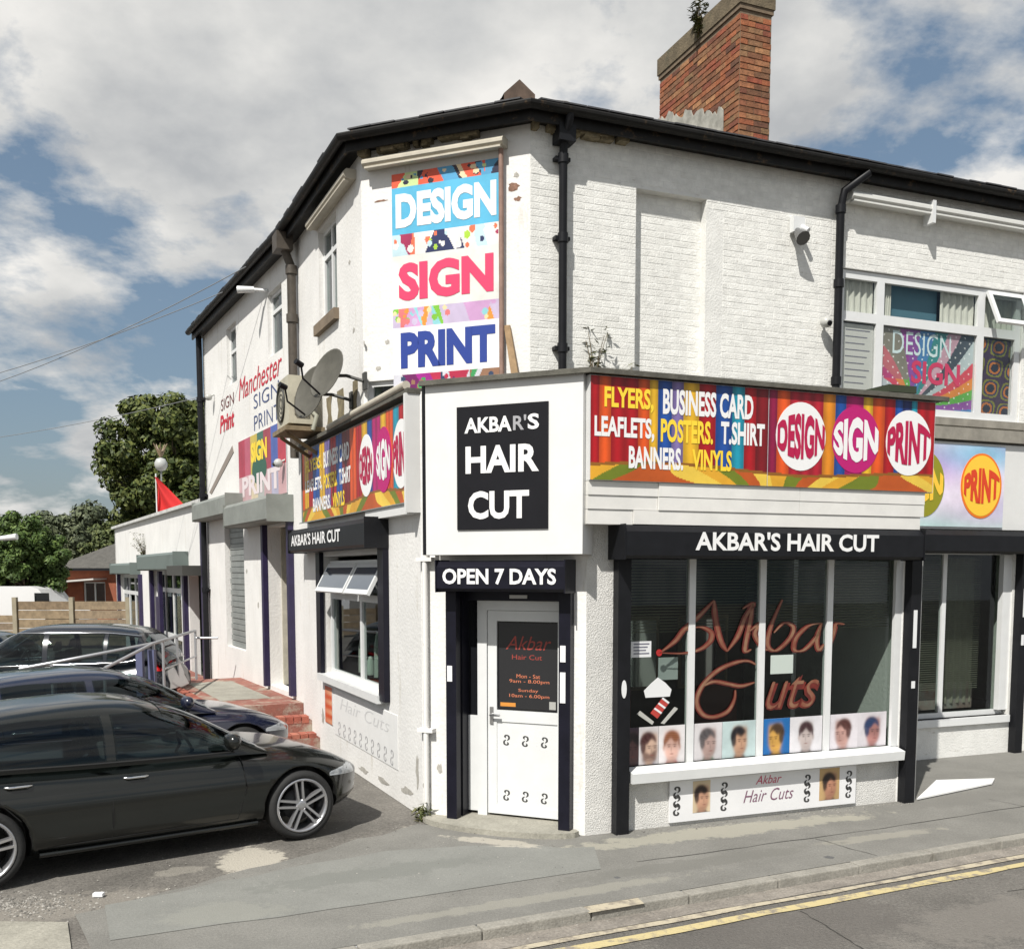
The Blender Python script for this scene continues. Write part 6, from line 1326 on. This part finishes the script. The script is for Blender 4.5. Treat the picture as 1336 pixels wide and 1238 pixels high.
mb.build('roof', mat('dark_grey_roof_tiles',(.105,.10,.09),.9,var=.35,vscale=6,bump=.6), BH)
mb = MB(); mb.fb(FH, -.4, 9.4, 2.62, 2.74, .38, .46); mb.build('gutter', BLACK, BH); mb = MB(); mb.hexa([p(-1.1,1.95,1.2),p(2.3,2.2,1.2),p(2.3,2.2,.02),p(-1.1,1.95,.02),p(-1.1,2.02,1.2),p(2.3,2.27,1.2),p(2.3,2.27,.02),p(-1.1,2.02,.02)]); mb.build('porch_roof', mat('pale_porch',(.55,.53,.5),.8), BH)
mb = MB(); mb.fb(FH,-1.1,-.95,0,1.95,1.05,1.2); mb.build('porch_post', UPVC, BH)
# fence of concrete posts and timber boards
TF = mat('weathered_fence_board', (.25,.18,.11), .9, rnd=[(.22,.16,.10),(.28,.21,.13),(.25,.19,.13)], var=.3, vscale=6); FP = mat('concrete_fence_post', (.33,.29,.21), .9, var=.2)
FFn = Fr((-22.5,33.6), (1, .02)); FN = thing('fence', tuple(FFn.P(4,0,0)), 'brown boarded fence with pale posts at the back of the car park', 'fence')
for i in range(7):
    u = i*1.9; mb = MB(); hi = 1.62 if u > 5.4 else 1.15; mb.fb(FFn, u-.07, u+.07, 0, max(hi, 1.15)+.1, -.08, .08); mb.build('post', FP, FN)
    for k in range(5 if hi > 1.3 else 4):
        mb = MB(); z = .08+k*(hi-.1)/(5 if hi > 1.3 else 4); mb.fb(FFn, u+.075, u+1.82, z, z+(hi-.1)/(5 if hi > 1.3 else 4)-.02, -.03, .0+.012*(k%2)); mb.build('board', TF, FN)
# white van behind the fence
VN = thing('white_van', (-16.9,37.2,0), 'white van half hidden behind the fence on the left', 'van')
mb = MB(); prof = [(-2.6,.4),(2.5,.4),(2.6,.9),(2.45,1.15),(1.75,1.35),(1.2,1.98),(.9,2.08),(-2.5,2.08),(-2.62,1.9)]
n = len(prof); mb.add([Vector((-17.4+a*.9,34.4,b)) for a,b in prof]+[Vector((-17.4+a*.9,36.2,b)) for a,b in prof], [tuple(range(n)), tuple(range(n,2*n))[::-1]] + [((i+1)%n,i,i+n,(i+1)%n+n) for i in range(n)]); mb.build('body', mat('white_van_paint',(.7,.7,.7),.3), VN)
mb = MB(); mb.box(-16.45,-15.95,34.37,34.395,1.3,1.85); mb.build('side_window', VGL, VN); mb = MB(); mb.box(-16.1,-14.95,34.36,34.39,.5,1.0); mb.build('lower_trim', TRIM, VN)
for x in (-18.9,-15.9):
    M = Matrix.Translation((x,34.42,.36)) @ Matrix.Rotation(R(90),4,'X'); mb = MB(); mb.lathe([(.001,.02),(.2,.02),(.34,.02),(.36,.0),(.36,-.2)], M, 20); mb.build('wheel', TYRE, VN)
# street lamp at the far left
SLp = thing('street_lamp', (-16.2,31,0), 'grey street lamp whose pale head shows at the far left edge', 'street lamp')
mb = MB(); mb.tube([(-16.2,31,0),(-16.2,31,3.4),(-16.1,31,3.55),(-15.8,31,3.62)], [.06,.045,.04,.035], 8); mb.build('pole', GREYBOX, SLp); mb = MB(); mb.tube([(-15.85,31,3.60),(-15.3,31,3.66)], [.07,.1], 10); mb.build('lamp_head', mat('white_lamp_head',(.7,.7,.7),.4), SLp)
